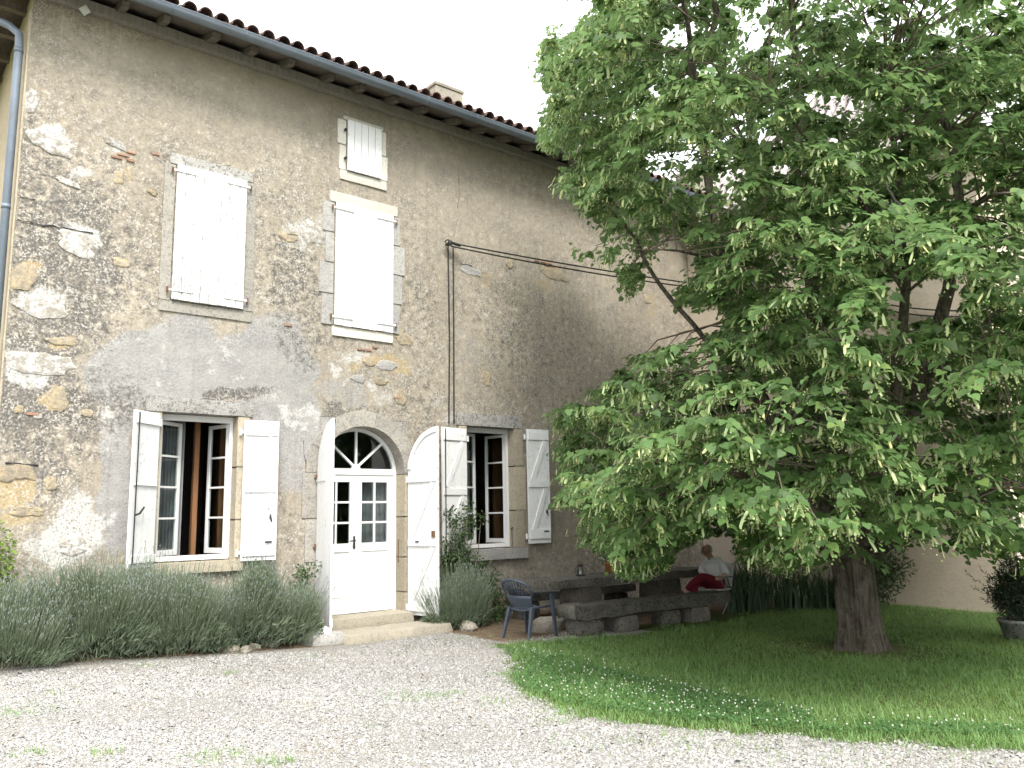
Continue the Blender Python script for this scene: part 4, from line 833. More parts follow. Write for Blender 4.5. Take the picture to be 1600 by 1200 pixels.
# lantern
p = W(907, 897, -1.40); lz = .70; ln = empty('lantern', (p[0], -1.40, .705)); ln.scale = (1.3, 1.3, .95); tag(ln, 'small black wire candle lantern standing on the stone table', 'lantern')
b = MB(); b.lathe([(0, 0), (.058, 0), (.062, .012), (.05, .03), (0, .03)], 14); b.build('base', 'black', ln)
b = MB(); b.lathe([(.030, .03), (.046, .06), (.05, .10), (.042, .15), (.030, .165)], 14); b.build('glass_chimney', MT['glass'], ln, True)
b = MB(); b.lathe([(0, .03), (.016, .03), (.016, .085), (0, .085)], 10); b.build('candle', 'whiteplastic', ln)
b = MB(); b.lathe([(.034, .165), (.03, .185), (.012, .205), (0, .207)], 12); b.build('cap', 'black', ln)
for k in range(4):
    t = math.pi/2*k+.4; b = MB(); b.tube([(.055*math.cos(t), .055*math.sin(t), .02), (.078*math.cos(t), .078*math.sin(t), .10), (.05*math.cos(t), .05*math.sin(t), .17), (.02*math.cos(t), .02*math.sin(t), .2)], .004, 5); b.build('wire', 'black', ln)
b = MB(); b.tube([(-.045, 0, .17), (-.03, 0, .235), (0, 0, .25), (.03, 0, .235), (.045, 0, .17)], .0035, 5); b.build('handle', 'black', ln)
# ================================================================== PLASTIC ARMCHAIR
def armchair(name, loc, rz, mat, label, lm=None):
    """seat towards +Y; back at -Y"""
    r = empty(name, loc, rz); tag(r, label, 'chair'); lm = lm or mat
    # seat: dished grid
    n = 8; V = []; 
    for th in (0, -.022):
        for j in range(n+1):
            for i in range(n+1):
                x = -.24+.48*i/n; y = -.20+.44*j/n; x *= 1-.10*(1-j/n); z = .41+.03*(j/n)+.035*((2*i/n-1)**2)-.02-.05*max(0, j/n-.8)**2*8+th; V.append((x, y, z))
    q = (n+1)**2; fs = []
    for j in range(n):
        for i in range(n): a = j*(n+1)+i; fs += [(a, a+1, a+n+2, a+n+1), (q+a, q+a+n+1, q+a+n+2, q+a+1)]
    for i in range(n): fs += [(i, q+i, q+i+1, i+1), (n*(n+1)+i, n*(n+1)+i+1, q+n*(n+1)+i+1, q+n*(n+1)+i), (i*(n+1), (i+1)*(n+1), q+(i+1)*(n+1), q+i*(n+1)), (i*(n+1)+n, q+i*(n+1)+n, q+(i+1)*(n+1)+n, (i+1)*(n+1)+n)]
    b = MB(); b.add(V, fs); b.build('seat', mat, r, True)
    def back(s, t):      # s -1..1 across, t 0..1 up
        wd = .20+.055*math.sin(math.pi*min(t, 1)*.62); x = s*wd; y = -.20-.17*t-.035*t*t+.05*s*s; z = .43+.40*t; return Vector((x, y, z))
    # lower solid panel
    b = MB(); m_ = 8; V = [back(-1+2*i/m_, t) for t in (0, .15, .3, .42) for i in range(m_+1)]; V += [v+Vector((0, -.016, 0)) for v in V]; k = 4*(m_+1); fs = []
    for j in range(3):
        for i in range(m_): a = j*(m_+1)+i; fs += [(a, a+1, a+m_+2, a+m_+1), (k+a, k+a+m_+1, k+a+m_+2, k+a+1)]
    for i in range(m_): fs += [(3*(m_+1)+i, 3*(m_+1)+i+1, k+3*(m_+1)+i+1, k+3*(m_+1)+i)]
    b.add(V, fs); b.build('back_panel', mat, r, True)
    # rounded top rim
    rim = [back(-1.02, .30), back(-1.03, .50), back(-1.02, .68)]; top = []
    for a_ in np.linspace(math.pi*.93, math.pi*.07, 11):
        s = math.cos(a_)*1.0; t = .72+.28*math.sin(a_); top.append(back(s, t))
    rim += top+[back(1.02, .68), back(1.03, .50), back(1.02, .30)]
    b = MB(); b.tube(rim, [.017]*len(rim), 8); b.build('back_rim', mat, r, True)
    for i in range(9):
        s = -.82+1.64*i/8; tt = .72+.28*math.sqrt(max(0, 1-s*s)); b = MB(); p0 = back(s*.62, .40); p1 = back(s*.97, tt-.015); mid = (p0+p1)/2; b.tube([p0, mid+Vector((0, -.004, 0)), p1], [.010, .011, .012], 6); b.build('back_slat', mat, r, True)
    for s in (-1, 1):
        pts = [back(s*1.02, .62), Vector((s*.275, -.20, .655)), Vector((s*.295, -.02, .645)), Vector((s*.295, .14, .635)), Vector((s*.285, .205, .60))]
        b = MB()
        for a_, c_ in zip(pts[:-1], pts[1:]): b.bar(a_, c_+(c_-a_)*.08, .05, .018)
        b.build('armrest', mat, r, False, .006)
        def leg(name_, top_, bot_, w0, w1):
            b = MB(); d = .018; V = []
            for P_, w_ in ((top_, w0), (bot_, w1)):
                for dx, dy in ((-.5, -.5), (.5, -.5), (.5, .5), (-.5, .5)): V.append(Vector(P_)+Vector((dx*w_*.6, dy*w_, 0)))
            b.add(V, [(3, 2, 1, 0), (4, 5, 6, 7)]+[(i, (i+1) % 4, 4+(i+1) % 4, 4+i) for i in range(4)]); b.build(name_, lm, r, False, .007)
        leg('leg', (s*.262, .19, .60), (s*.285, .245, 0), .075, .045); leg('leg', (s*.215, -.18, .44), (s*.245, -.315, 0), .075, .045)
    return r
cp = (G(825, 1002)+G(857, 996)+G(797, 997)+G(845, 990))/4
armchair('plastic_armchair', (cp[0]+.02, cp[1]+.06, .005), R_(-82), 'bluechair', 'slate blue plastic armchair with fan slatted back beside the table')
# garden chair of the reading man
MC = Vector((11.92, -2.48, 0)); MRZ = R_(98)      # he faces along local -Y rotated below
gch = empty('garden_chair', MC, MRZ); tag(gch, 'white backed garden chair on thin tube legs under the seated man', 'chair')
b = MB(); b.box(-.23, .23, -.20, .24, .385, .41); b.build('seat', 'whiteplastic', gch, False, .01)
b = MB(); V = []
for th in (0, .02):
    for j in range(7):
        for i in range(7): V.append((-.23+.46*i/6, -.21-.14*j/6-.03*(1-((i-3)/3)**2)-th, .43+.40*j/6))
fs = []
for j in range(6):
    for i in range(6): a = j*7+i; fs += [(a, a+1, a+8, a+7), (49+a, 49+a+7, 49+a+8, 49+a+1)]
for i in range(6): fs += [(42+i, 43+i, 92+i, 91+i), (i*7, i*7+7, 49+i*7+7, 49+i*7), (i*7+6, 49+i*7+6, 49+i*7+13, i*7+13)]
b.add(V, fs); b.build('backrest', 'whiteplastic', gch, True)
for s in (-1, 1):
    b = MB(); b.tube([(s*.25, -.36, .80), (s*.25, -.22, .40), (s*.26, .22, 0)], .011, 6); b.build('leg', 'greymetal', gch, True)
    b = MB(); b.tube([(s*.26, -.30, 0), (s*.255, .20, .58), (s*.255, .16, .615), (s*.25, -.27, .60)], .011, 6); b.build('leg', 'greymetal', gch, True)
# ================================================================== SEATED MAN
# local frame: +Y is where he faces, X to his right, origin on the ground under the seat
def skinned(name, verts, edges, radii, root, mat, parent, sub=2):
    me = bpy.data.meshes.new(name); me.from_pydata(verts, edges, []); o = bpy.data.objects.new(name, me); COL.objects.link(o)
    md = o.modifiers.new('skin', 'SKIN'); md.use_smooth_shade = True; md.branch_smoothing = .6
    for i, sv in enumerate(me.skin_vertices[0].data):
        r = radii[i]; sv.radius = r if isinstance(r, tuple) else (r, r); sv.use_root = (i == root)
    sb = o.modifiers.new('sub', 'SUBSURF'); sb.levels = sub; sb.render_levels = sub
    dg = bpy.context.evaluated_depsgraph_get(); ev = o.evaluated_get(dg); m2 = bpy.data.meshes.new_from_object(ev); m2.name = name
    bpy.data.objects.remove(o); m2.materials.clear(); m2.materials.append(MT[mat])
    for p_ in m2.polygons: p_.use_smooth = True
    o = bpy.data.objects.new(name, m2); link(o, parent); return o
class Sk:
    def __init__(s): s.v = []; s.e = []; s.r = []
    def ch(s, pts, start=None):
        last = start
        for p_, r in pts:
            s.v.append(p_); s.r.append(r); i = len(s.v)-1
            if last is not None: s.e.append((last, i))
            last = i
        return last
man = empty('person', (MC.x, MC.y, 0), MRZ); tag(man, 'seated man in white short sleeved shirt and maroon trousers looking down at his hands', 'person')
HD = Vector((.01, .04, 1.075))                          # head centre
sk = Sk()
pel = sk.ch([((0, -.06, .50), (.13, .11))]); ab = sk.ch([((0, -.10, .64), (.135, .11))], pel); chs = sk.ch([((0, -.10, .79), (.145, .105))], ab); nk = sk.ch([((0, -.055, .90), (.075, .07)), ((.005, -.01, .97), .052), ((.01, .02, 1.02), .058)], chs)
hd = sk.ch([((.01, .035, 1.075), (.078, .088)), ((.01, .03, 1.145), (.070, .082)), ((.01, .022, 1.180), (.035, .045))], nk)
sk.ch([((.01, .075, 1.005), (.035, .028))], nk)         # chin
for s in (-1, 1):
    knee = (s*.13, .40, .52) if s > 0 else (-.02, .40, .63)
    k_ = sk.ch([((s*.085, .06, .50), .085), ((s*.11, .23, .53) if s > 0 else (-.08, .22, .57), .078), (knee, .062)], pel)
    if s > 0: sk.ch([((.13, .46, .30), .050), ((.12, .50, .09), .040), ((.12, .60, .05), (.036, .03))], k_)
    else: sk.ch([((.12, .48, .52), .052), ((.24, .54, .38), .042), ((.27, .62, .33), (.036, .03))], k_)
    sh = sk.ch([((s*.17, -.085, .835), .062), ((s*.215, -.03, .70), .050), ((s*.225, .03, .60), .041), ((s*.15, .17, .585), .034), ((s*.075, .255, .60), .027)], chs)
body = skinned('body', sk.v, sk.e, sk.r, 0, 'skin', man, 2)
# fingers, short skinned chains rooted in the palms, joined as one hand on each side
for s in (-1, 1):
    base = Vector((s*.075, .255, .60)); f = Sk(); c0 = f.ch([(tuple(base), .024), (tuple(base+Vector((-s*.035, .03, .005))), (.030, .018))])
    for q_, (ox, oy, l) in enumerate(((-.03, .030, .060), (-.018, .045, .066), (-.004, .055, .060), (.010, .058, .048))):
        b0 = base+Vector((-s*.045+s*ox*.4, .03+oy*.55, .006)); f.ch([(tuple(b0), .0095), (tuple(b0+Vector((-s*l*.5, l*.35, -.004))), .0090), (tuple(b0+Vector((-s*l*.85, l*.45, -.022))), .0080)], c0)
    f.ch([(tuple(base+Vector((-s*.02, .01, .025))), .011), (tuple(base+Vector((-s*.055, .03, .038))), .0095)], c0)
    skinned('hand', f.v, f.e, f.r, 0, 'skin', man, 1)
# face: nose, ears, eye sockets as child pieces; glasses
def blob(name, c, r, mat, parent, tilt=0):
    bm = bmesh.new(); bmesh.ops.create_icosphere(bm, subdivisions=2, radius=1)
    for v in bm.verts: v.co = (c[0]+v.co.x*r[0], c[1]+v.co.y*r[1], c[2]+v.co.z*r[2])
    me = bpy.data.meshes.new(name); bm.to_mesh(me); bm.free(); me.materials.append(MT[mat])
    for p_ in me.polygons: p_.use_smooth = True
    o = bpy.data.objects.new(name, me); link(o, parent); return o
blob('nose', (.01, .125, 1.065), (.015, .026, .026), 'skin', body)
for s in (-1, 1): blob('ear', (.01+s*.083, .02, 1.075), (.012, .022, .032), 'skin', body); blob('eye', (.01+s*.032, .112, 1.092), (.012, .008, .008), 'hair', body)
blob('mouth', (.01, .108, 1.028), (.024, .008, .005), 'trousers', body)
b = MB()
for s in (-1, 1): b.tube([(.01+s*.033+.027*math.cos(t), .128-.008*abs(math.cos(t)), 1.09+.020*math.sin(t)) for t in np.linspace(0, 6.28, 13)], .0045, 5); b.tube([(.01+s*.06, .122, 1.092), (.01+s*.088, .02, 1.095)], .004, 5)
b.build('glasses', 'black', man)
# cropped hair at sides and back of the head
hv = bmesh.new(); bmesh.ops.create_icosphere(hv, subdivisions=3, radius=1)
kill = [v for v in hv.verts if v.co.y > .35 or (v.co.z > .72 and v.co.y > -.35) or v.co.z < -.62]
bmesh.ops.delete(hv, geom=kill, context='VERTS')
for v in hv.verts: v.co = (.01+v.co.x*.0875, .022+v.co.y*.098, 1.095+v.co.z*.095)
hm = bpy.data.meshes.new('hair'); hv.to_mesh(hm); hv.free(); hm.materials.append(MT['hair']); ho = bpy.data.objects.new('hair', hm); link(ho, man)
sd_ = ho.modifiers.new('solid', 'SOLIDIFY'); sd_.thickness = .01; sd_.offset = 0
# shirt with sleeves and collar
sh = Sk(); a0 = sh.ch([((0, -.06, .53), (.20, .175))]); a1 = sh.ch([((0, -.095, .65), (.205, .175)), ((0, -.095, .78), (.215, .165)), ((0, -.078, .865), (.165, .125)), ((.002, -.055, .925), (.095, .088))], a0)
for s in (-1, 1): sh.ch([((s*.17, -.09, .835), .095), ((s*.222, -.035, .695), .082), ((s*.232, -.005, .645), .080)], 2)
skinned('shirt', sh.v, sh.e, sh.r, 0, 'shirt', man, 2)
b = MB(); b.tube([(.085*math.cos(t), -.04+.075*math.sin(t), .928-.012*math.sin(t)) for t in np.linspace(-4.4, 1.25, 16)], .016, 6); b.build('collar', 'shirt', man, True)
tr_ = Sk(); t0_ = tr_.ch([((0, -.06, .49), (.150, .120))])
for s in (-1, 1):
    if s > 0: tr_.ch([((.09, .06, .50), .100), ((.115, .23, .53), .092), ((.135, .405, .525), .078), ((.13, .465, .30), .066), ((.12, .50, .11), .060)], t0_)
    else: tr_.ch([((-.09, .06, .51), .100), ((-.08, .22, .575), .092), ((-.02, .405, .635), .078), ((.12, .485, .525), .066), ((.225, .535, .405), .058)], t0_)
skinned('trousers', tr_.v, tr_.e, tr_.r, 0, 'trousers', man, 2)
for c_ in (((.12, .585, .045), 0), ((.27, .61, .345), 1)):
    o = blob('shoe', (0, 0, 0), (.047, .13, .042), 'shoe', man); o.location = c_[0]; o.rotation_euler = (R_(-20) if c_[1] else 0, 0, 0)
b = MB(); b.tube([(.12+.030*math.cos(t), .212+.020*math.cos(t), .592+.036*math.sin(t)) for t in np.linspace(0, 6.28, 12)], .006, 5); b.build('wristwatch', 'greymetal', man)
b = MB(); b.box(-.04, .04, -.075, .075, -.005, .005); ph = b.build('phone', 'black', None, False, .003); ph.location = man.matrix_basis @ Vector((0, .335, .625)); ph.rotation_euler = (R_(30), 0, MRZ); tag(ph, 'small black phone held in the hands of the seated man', 'phone')
# flower pot with a leafy plant on the table
pp = W(954, 888, -1.25); fpot = empty('flower_pot', (pp[0], -1.25, .70)); tag(fpot, 'orange terracotta pot with white flowering plant on the stone table', 'flower pot')
b = MB(); b.lathe([(0, 0), (.075, 0), (.098, .15), (.108, .15), (.11, .185), (.098, .185), (.092, .15), (0, .14)], 18); b.build('pot', 'terracotta', fpot, True)
b = MB(); b.lathe([(0, .150), (.092, .152)], 14); b.build('soil', 'mossy', fpot)

# he leans forward over his lap, head bowed
for ch_ in list(man.children)+[g for c_ in man.children for g in c_.children]:
    if ch_.type != 'MESH' or ch_.name.startswith('shoe'): continue
    n_ = len(ch_.data.vertices); A = np.empty(n_*3, np.float32); ch_.data.vertices.foreach_get('co', A); A = A.reshape(-1, 3)
    t_ = np.clip(A[:, 2]-.66, 0, .34); A[:, 1] += .26*t_; hdm = np.clip((A[:, 2]-.95)/.05, 0, 1); a_ = R_(20)*hdm; yc, zc = .06, .985; dy, dz = A[:, 1]-yc, A[:, 2]-zc
    A[:, 1] = yc+dy*np.cos(a_)+dz*np.sin(a_); A[:, 2] = zc-dy*np.sin(a_)+dz*np.cos(a_); ch_.data.vertices.foreach_set('co', A.ravel()); ch_.data.update()
# ================================================================== PLANTS
def basis(d, n):
    d = d/np.linalg.norm(d, axis=1, keepdims=True); n = n-(n*d).sum(1, keepdims=True)*d; n /= np.linalg.norm(n, axis=1, keepdims=True)+1e-9
    return np.cross(d, n), d, n
LEAF_V = np.array([(0, 0, 0), (-.27, -.07, .03), (-.50, .22, .09), (-.37, .62, .05), (0, 1.08, -.13), (.37, .62, .05), (.50, .22, .09), (.27, -.07, .03), (0, .48, -.02)])
LEAF_F = np.array([(0, 8, 2, 1), (8, 4, 3, 2), (0, 7, 6, 8), (8, 6, 5, 4)])
BRACT_V = np.array([(0, 0, 0), (-.11, .35, .03), (-.10, .85, .10), (0, 1.0, .14), (.10, .85, .10), (.11, .35, .03)]); BRACT_F = np.array([(0, 5, 2, 1), (5, 4, 3, 2)])
OVAL_V = np.array([(0, 0, 0), (-.30, .35, .05), (-.22, .75, .03), (0, 1, -.05), (.22, .75, .03), (.30, .35, .05)]); OVAL_F = np.array([(0, 5, 2, 1), (5, 4, 3, 2)])
def scatter(P, Dr, Nn, S, LV, LF, jit=.0):
    """place a small leaf shape at every point; returns vertices, faces"""
    s, d, n = basis(Dr, Nn); k = len(LV)
    lv = np.broadcast_to(LV, (len(P), k, 3)).copy()
    if jit: lv = lv*(1+RNG.uniform(-jit, jit, (len(P), 1, 3)))
    V = P[:, None, :]+S[:, None, None]*(lv[..., 0:1]*s[:, None]+lv[..., 1:2]*d[:, None]+lv[..., 2:3]*n[:, None])
    F = (np.arange(len(P))[:, None, None]*k+LF[None]).reshape(-1, LF.shape[1]); return V.reshape(-1, 3), F
def unit(n):
    v = RNG.normal(size=(n, 3)); return v/np.linalg.norm(v, axis=1, keepdims=True)
# ------------------------------------------------------------------ the lime tree
TB = np.array([10.18, -6.05, 0.0]); rx = np.array([r0[0], r0[1], 0]); cx3 = np.array([-math.sin(YAW), -math.cos(YAW), 0.0])   # rightwards and towards the yard
def tp(r, c, z): return TB+rx*r+cx3*c+np.array([0, 0, z])
tree = empty('lime_tree', TB); tag(tree, 'large spreading lime tree in flower with thick trunk on the lawn', 'tree')
TBv = Vector(TB)
def trk(o): o.parent = tree; o.matrix_parent_inverse = Matrix.Translation(-TBv); return o
# trunk
nr, ns = 26, 36; V = []
for i in range(nr+1):
    t = i/nr; z = -.15+2.2*t; rad = .248+.07*math.exp(-(z+.02)/.16)+.05*max(0, z-.85)
    c = tp(.01*z-.02*z*z, 0, 0)
    for k in range(ns):
        a = 2*math.pi*k/ns; rr = rad*(1+.07*math.sin(3*a+1+z*.4)+.06*math.sin(7*a+2)+.03*math.sin(5*a+z*3))+.05*math.exp(-max(z, 0)/.2)*math.sin(5*a+.5)
        V.append((c[0]+rr*math.cos(a), c[1]+rr*math.sin(a), z))
V = np.array(V); V[:, :2] += (fnoise(V*np.array([9, 9, 2.2]), 3)-.5)[:, None]*.05*((V[:, :2]-TB[:2])/.3)
i_, k_ = np.meshgrid(np.arange(nr), np.arange(ns), indexing='ij'); i_ = i_.ravel(); k_ = k_.ravel()
Fc = np.stack([i_*ns+k_, i_*ns+(k_+1) % ns, (i_+1)*ns+(k_+1) % ns, (i_+1)*ns+k_], 1); trk(npmesh('trunk', V, Fc, MT['bark'], None, True))
limbs = [  # (polyline in r,c,z), base radius, tip radius
 ([(0, 0, 1.2), (-.12, .0, 2.2), (-.22, 0, 3.6), (-.30, .1, 5.4), (-.25, 0, 7.6), (-.2, 0, 10.2)], .19, .03),
 ([(-.08, 0, 1.15), (-.65, .05, 2.1), (-1.15, .0, 3.4), (-1.45, -.1, 5.2), (-1.65, 0, 7.2), (-1.8, 0, 9.6)], .16, .03),
 ([(.10, 0, 1.15), (.75, -.1, 2.2), (1.25, -.2, 3.5), (1.65, -.2, 4.7), (1.9, -.1, 5.8), (1.7, 0, 7.4), (1.2, .1, 9.2)], .17, .03),
 ([(.0, .08, 1.2), (.1, .7, 2.1), (.15, 1.3, 3.2), (.1, 1.8, 4.6), (0, 2.0, 6.6)], .13, .025),
 ([(0, -.1, 1.2), (-.1, -.9, 2.3), (-.2, -1.7, 3.6), (-.2, -2.2, 5.4), (-.2, -2.2, 7.6)], .13, .025),
 ([(-.12, .05, 1.05), (-1.1, .2, 1.75), (-2.2, .25, 2.3), (-3.0, .2, 2.45), (-3.5, .2, 2.35)], .075, .01),
 ([(-.1, .1, 1.1), (-.8, .9, 1.7), (-1.5, 1.8, 2.15), (-2.1, 2.6, 2.1)], .075, .015),
 ([(.05, .12, 1.1), (.25, 1.1, 1.7), (.35, 2.2, 2.1), (.4, 3.1, 1.9)], .075, .015),
 ([(.12, .08, 1.1), (1.0, .8, 1.8), (1.9, 1.6, 2.2), (2.7, 2.2, 2.0)], .075, .015),
 ([(.12, 0, 1.1), (1.2, 0, 1.9), (2.4, -.1, 2.5), (3.6, -.2, 2.6)], .085, .015),
 ([(-.1, -.05, 1.1), (-1.0, -.9, 1.9), (-2.0, -1.8, 2.6), (-3.0, -2.4, 2.9)], .075, .015),
 ([(.1, -.1, 1.1), (.9, -1.1, 1.9), (1.7, -2.2, 2.6), (2.3, -3.0, 2.8)], .075, .015),
 ([(-1.15, 0, 3.4), (-2.1, .3, 4.4), (-3.0, .5, 5.6), (-3.6, .4, 6.6)], .048, .010), ([(-1.45, -.1, 5.2), (-2.4, -.3, 6.2), (-3.2, -.3, 7.4), (-3.6, -.2, 8.6)], .06, .012),
 ([(1.25, -.2, 3.5), (2.2, .3, 4.3), (3.2, .5, 5.2), (3.9, .5, 6.0)], .07, .012), ([(.1, 1.8, 4.6), (-.8, 2.4, 5.4), (-1.6, 2.7, 6.2)], .05, .01), ([(.1, 1.8, 4.6), (1.0, 2.5, 5.2), (1.9, 2.9, 5.8)], .05, .01),
 ([(-.22, 0, 3.6), (-1.2, 1.0, 4.2), (-2.0, 1.8, 4.6), (-2.7, 2.2, 4.6)], .06, .01), ([(-1.65, 0, 7.2), (-2.0, 1.0, 8.2), (-2.2, 1.6, 9.2)], .05, .01), ([(1.7, 0, 7.4), (2.4, .8, 8.2), (2.8, 1.2, 9.0)], .05, .01)]
LP = []                                              # sample points on the limbs
for pl_, ra, rb in limbs:
    P = np.array([tp(*q) for q in pl_]); n = 7*(len(P)-1)+1; tt = np.linspace(0, len(P)-1, n); Q = []
    for t in tt:
        i = min(int(t), len(P)-2); f = t-i; p0, p1, p2, p3 = P[max(i-1, 0)], P[i], P[i+1], P[min(i+2, len(P)-1)]
        Q.append(.5*((2*p1)+(-p0+p2)*f+(2*p0-5*p1+4*p2-p3)*f*f+(-p0+3*p1-3*p2+p3)*f**3))
    Q = np.array(Q); wob = np.stack([fnoise(Q*1.3+5, 3)-.5, fnoise(Q*1.3+40, 3)-.5, fnoise(Q*1.3+80, 3)-.5], 1)*.25; wob[0] = 0; Q += wob
    rr = ra+(rb-ra)*np.linspace(0, 1, n)**.75; mb = MB(); mb.tube(Q, list(rr), 10 if ra > .1 else 7); trk(mb.build('limb', 'bark', None, True))
    for q, r_ in zip(Q, rr): LP.append((*q, r_))
LP = np.array(LP)
# crown outline as surveyed from the yard, and the openings in it
SIL = [(935, -20), (905, 30), (870, 50), (845, 48), (832, 90), (838, 130), (850, 160), (832, 195), (826, 225), (850, 245), (905, 255), (868, 280), (852, 296), (892, 312), (902, 335), (930, 345), (915, 366), (940, 372), (905, 386), (884, 398), (905, 412), (960, 425), (965, 470), (985, 485), (1002, 445), (1022, 400), (1045, 360), (1062, 380), (1085, 415), (1070, 440), (1032, 462), (1052, 490), (1110, 482), (1130, 505), (1105, 528), (1040, 528), (1000, 548), (955, 562), (938, 590), (905, 628), (842, 640), (850, 662), (880, 690), (862, 706), (858, 742), (856, 790), (905, 802), (895, 830), (872, 852), (940, 868), (958, 902), (1000, 912), (1052, 892), (1075, 868), (1090, 846), (1140, 835), (1132, 868), (1180, 895), (1250, 908), (1330, 905), (1400, 890), (1450, 870), (1495, 868), (1502, 900), (1535, 880), (1550, 905), (1600, 912), (2300, 912), (2300, -900), (935, -900)]
GAPS = [([(1010, 240), (1075, 235), (1060, 285), (1015, 280)], .75), ([(1062, 290), (1100, 270), (1120, 310), (1085, 325)], .8), ([(1120, 270), (1160, 255), (1165, 320), (1130, 330)], .7), ([(1180, 195), (1212, 190), (1212, 225), (1182, 225)], .85), ([(1250, 140), (1330, 150), (1340, 188), (1270, 180)], .9), ([(1205, 255), (1240, 258), (1238, 275), (1205, 275)], .8), ([(1380, 440), (1510, 430), (1500, 500), (1385, 498)], .97), ([(1385, 490), (1430, 500), (1425, 520), (1390, 518)], .8), ([(1030, 40), (1085, 35), (1070, 75), (1035, 70)], .85), ([(1145, 10), (1200, 5), (1200, 60), (1150, 65)], .75), ([(1485, 270), (1540, 265), (1540, 310), (1490, 310)], .45), ([(1575, 420), (1600, 415), (1600, 465), (1578, 460)], .85), ([(1195, 400), (1300, 400), (1290, 450), (1200, 455)], .45), ([(1020, 530), (1120, 560), (1110, 640), (1040, 600)], .3), ([(920, 110), (935, 130), (925, 140), (912, 130)], .6), ([(1420, 660), (1500, 660), (1500, 720), (1420, 720)], .4), ([(1040, 895), (1060, 862), (1095, 842), (1148, 836), (1140, 866), (1150, 915), (1150, 960), (1030, 960)], 1.2), ([(1520, 180), (1560, 170), (1550, 240)], .5), ([(925, 335), (1040, 330), (1050, 400), (960, 425), (905, 400)], .55), ([(1000, 130), (1040, 125), (1030, 160)], .6), ([(885, 250), (960, 262), (950, 290), (890, 285)], .5)]
GAPS += [([(1440, 905), (1440, 870), (1600, 860), (1600, 960)], .75)]
def crown_r(z):
    zz_ = np.array([.6, 1.0, 1.6, 2.6, 4.0, 6.0, 8.0, 10.0, 11.2]); rr = np.array([2.2, 3.4, 4.2, 4.6, 4.6, 4.5, 4.3, 3.4, 1.0]); return np.interp(z, zz_, rr)
def crown_ok(P, strict=1.0):
    u, v, k = PX(P); infr = (k > .5)
    ok = np.where((v > -60) & (u < 1650) & (u > 0), inpoly(u, v, SIL) & inpoly(u-22, v, SIL) & inpoly(u, v+14, SIL), True)
    for g, a in GAPS: ok &= ~(inpoly(u, v, g) & (RNG.random(len(P)) < a*strict))
    ok &= (P[:, 1] < -.45) & ~((P[:, 0] > 14.4) & (P[:, 1] > -6.8))
    return ok & infr
# sprays of foliage: centres spread through the crown, denser towards its outside
cand = []; tries = 0
N = 26000; z = RNG.uniform(.75, 11.0, N); a = RNG.uniform(0, 2*math.pi, N); rho = RNG.random(N)**.42; Rz = crown_r(z)*(1+.12*np.sin(3*a+z)+.10*np.sin(5*a-1.7*z))*(1-.28*np.clip(np.cos(a), 0, 1))
P = TB+rx*(rho*Rz*np.cos(a))[:, None]+cx3*(rho*Rz*np.sin(a)*.92)[:, None]; P[:, 2] = z
zmin = .95+.35*(1-rho); P = P[(P[:, 2] > zmin[:len(P)])]
P = P[crown_ok(P)]
bough_n = fnoise(P*np.array([.55, .55, 1.0])+11, 2); P = P[(bough_n > .465) | (RNG.random(len(P)) < .04)]
sel = []; cell = {}
for p in P:
    key = tuple((p//.42).astype(int)); near = False
    for dx in (-1, 0, 1):
        for dy in (-1, 0, 1):
            for dz in (-1, 0, 1):
                for q in cell.get((key[0]+dx, key[1]+dy, key[2]+dz), ()):
                    if (p[0]-q[0])**2+(p[1]-q[1])**2+((p[2]-q[2])*1.35)**2 < .42**2: near = True
    if not near: cell.setdefault(key, []).append(p); sel.append(p)
sel = np.array(sel)
u_, v_, k_ = PX(sel); vis = (u_ > -50) & (u_ < 1680) & (v_ > -120) & (v_ < 1250); radial = np.hypot(*(sel[:, :2]-TB[:2]).T)/crown_r(sel[:, 2])
drop = (~vis) & (RNG.random(len(sel)) < .5); drop |= (radial < .5) & (RNG.random(len(sel)) < .45); sel = sel[~drop]
# branches from the limbs to the sprays
mb = MB(); LPp = LP[:, :3]; sdirs = []
for p in sel:
    d = np.linalg.norm((LPp-p)*np.array([1, 1, 1.25]), axis=1)+.35*np.maximum(0, LPp[:, 2]-p[2]); j = int(np.argmin(d)); q = LPp[j]; L = np.linalg.norm(p-q)
    mid = (p+q)/2+np.array([0, 0, .12*L])+RNG.normal(size=3)*.06*L
    r_ = min(LP[j, 3]*.6, .006+.008*L)
    mu_, mv_, _ = PX(np.array([mid, (mid+q)/2, (mid+p)/2])); hide = any(inpoly(mu_, mv_, g).any() for g, a_ in GAPS if a_ >= .7) or RNG.random() < .4
    if not hide: mb.tube([q, q*.25+mid*.75+RNG.normal(size=3)*.02, mid*.3+p*.7+np.array([0, 0, .05*L]), p], [r_, r_*.8, r_*.55, .005], 5, False)
    dd = p-mid; dd[2] *= .3; out = p-TB; out[2] = 0; sdirs.append(dd/(np.linalg.norm(dd)+1e-6)*.5+out/(np.linalg.norm(out)+1e-6))
br = trk(mb.build('branches', 'twig', None, True)); tag(br, kind='stuff')
sdirs = np.array(sdirs)
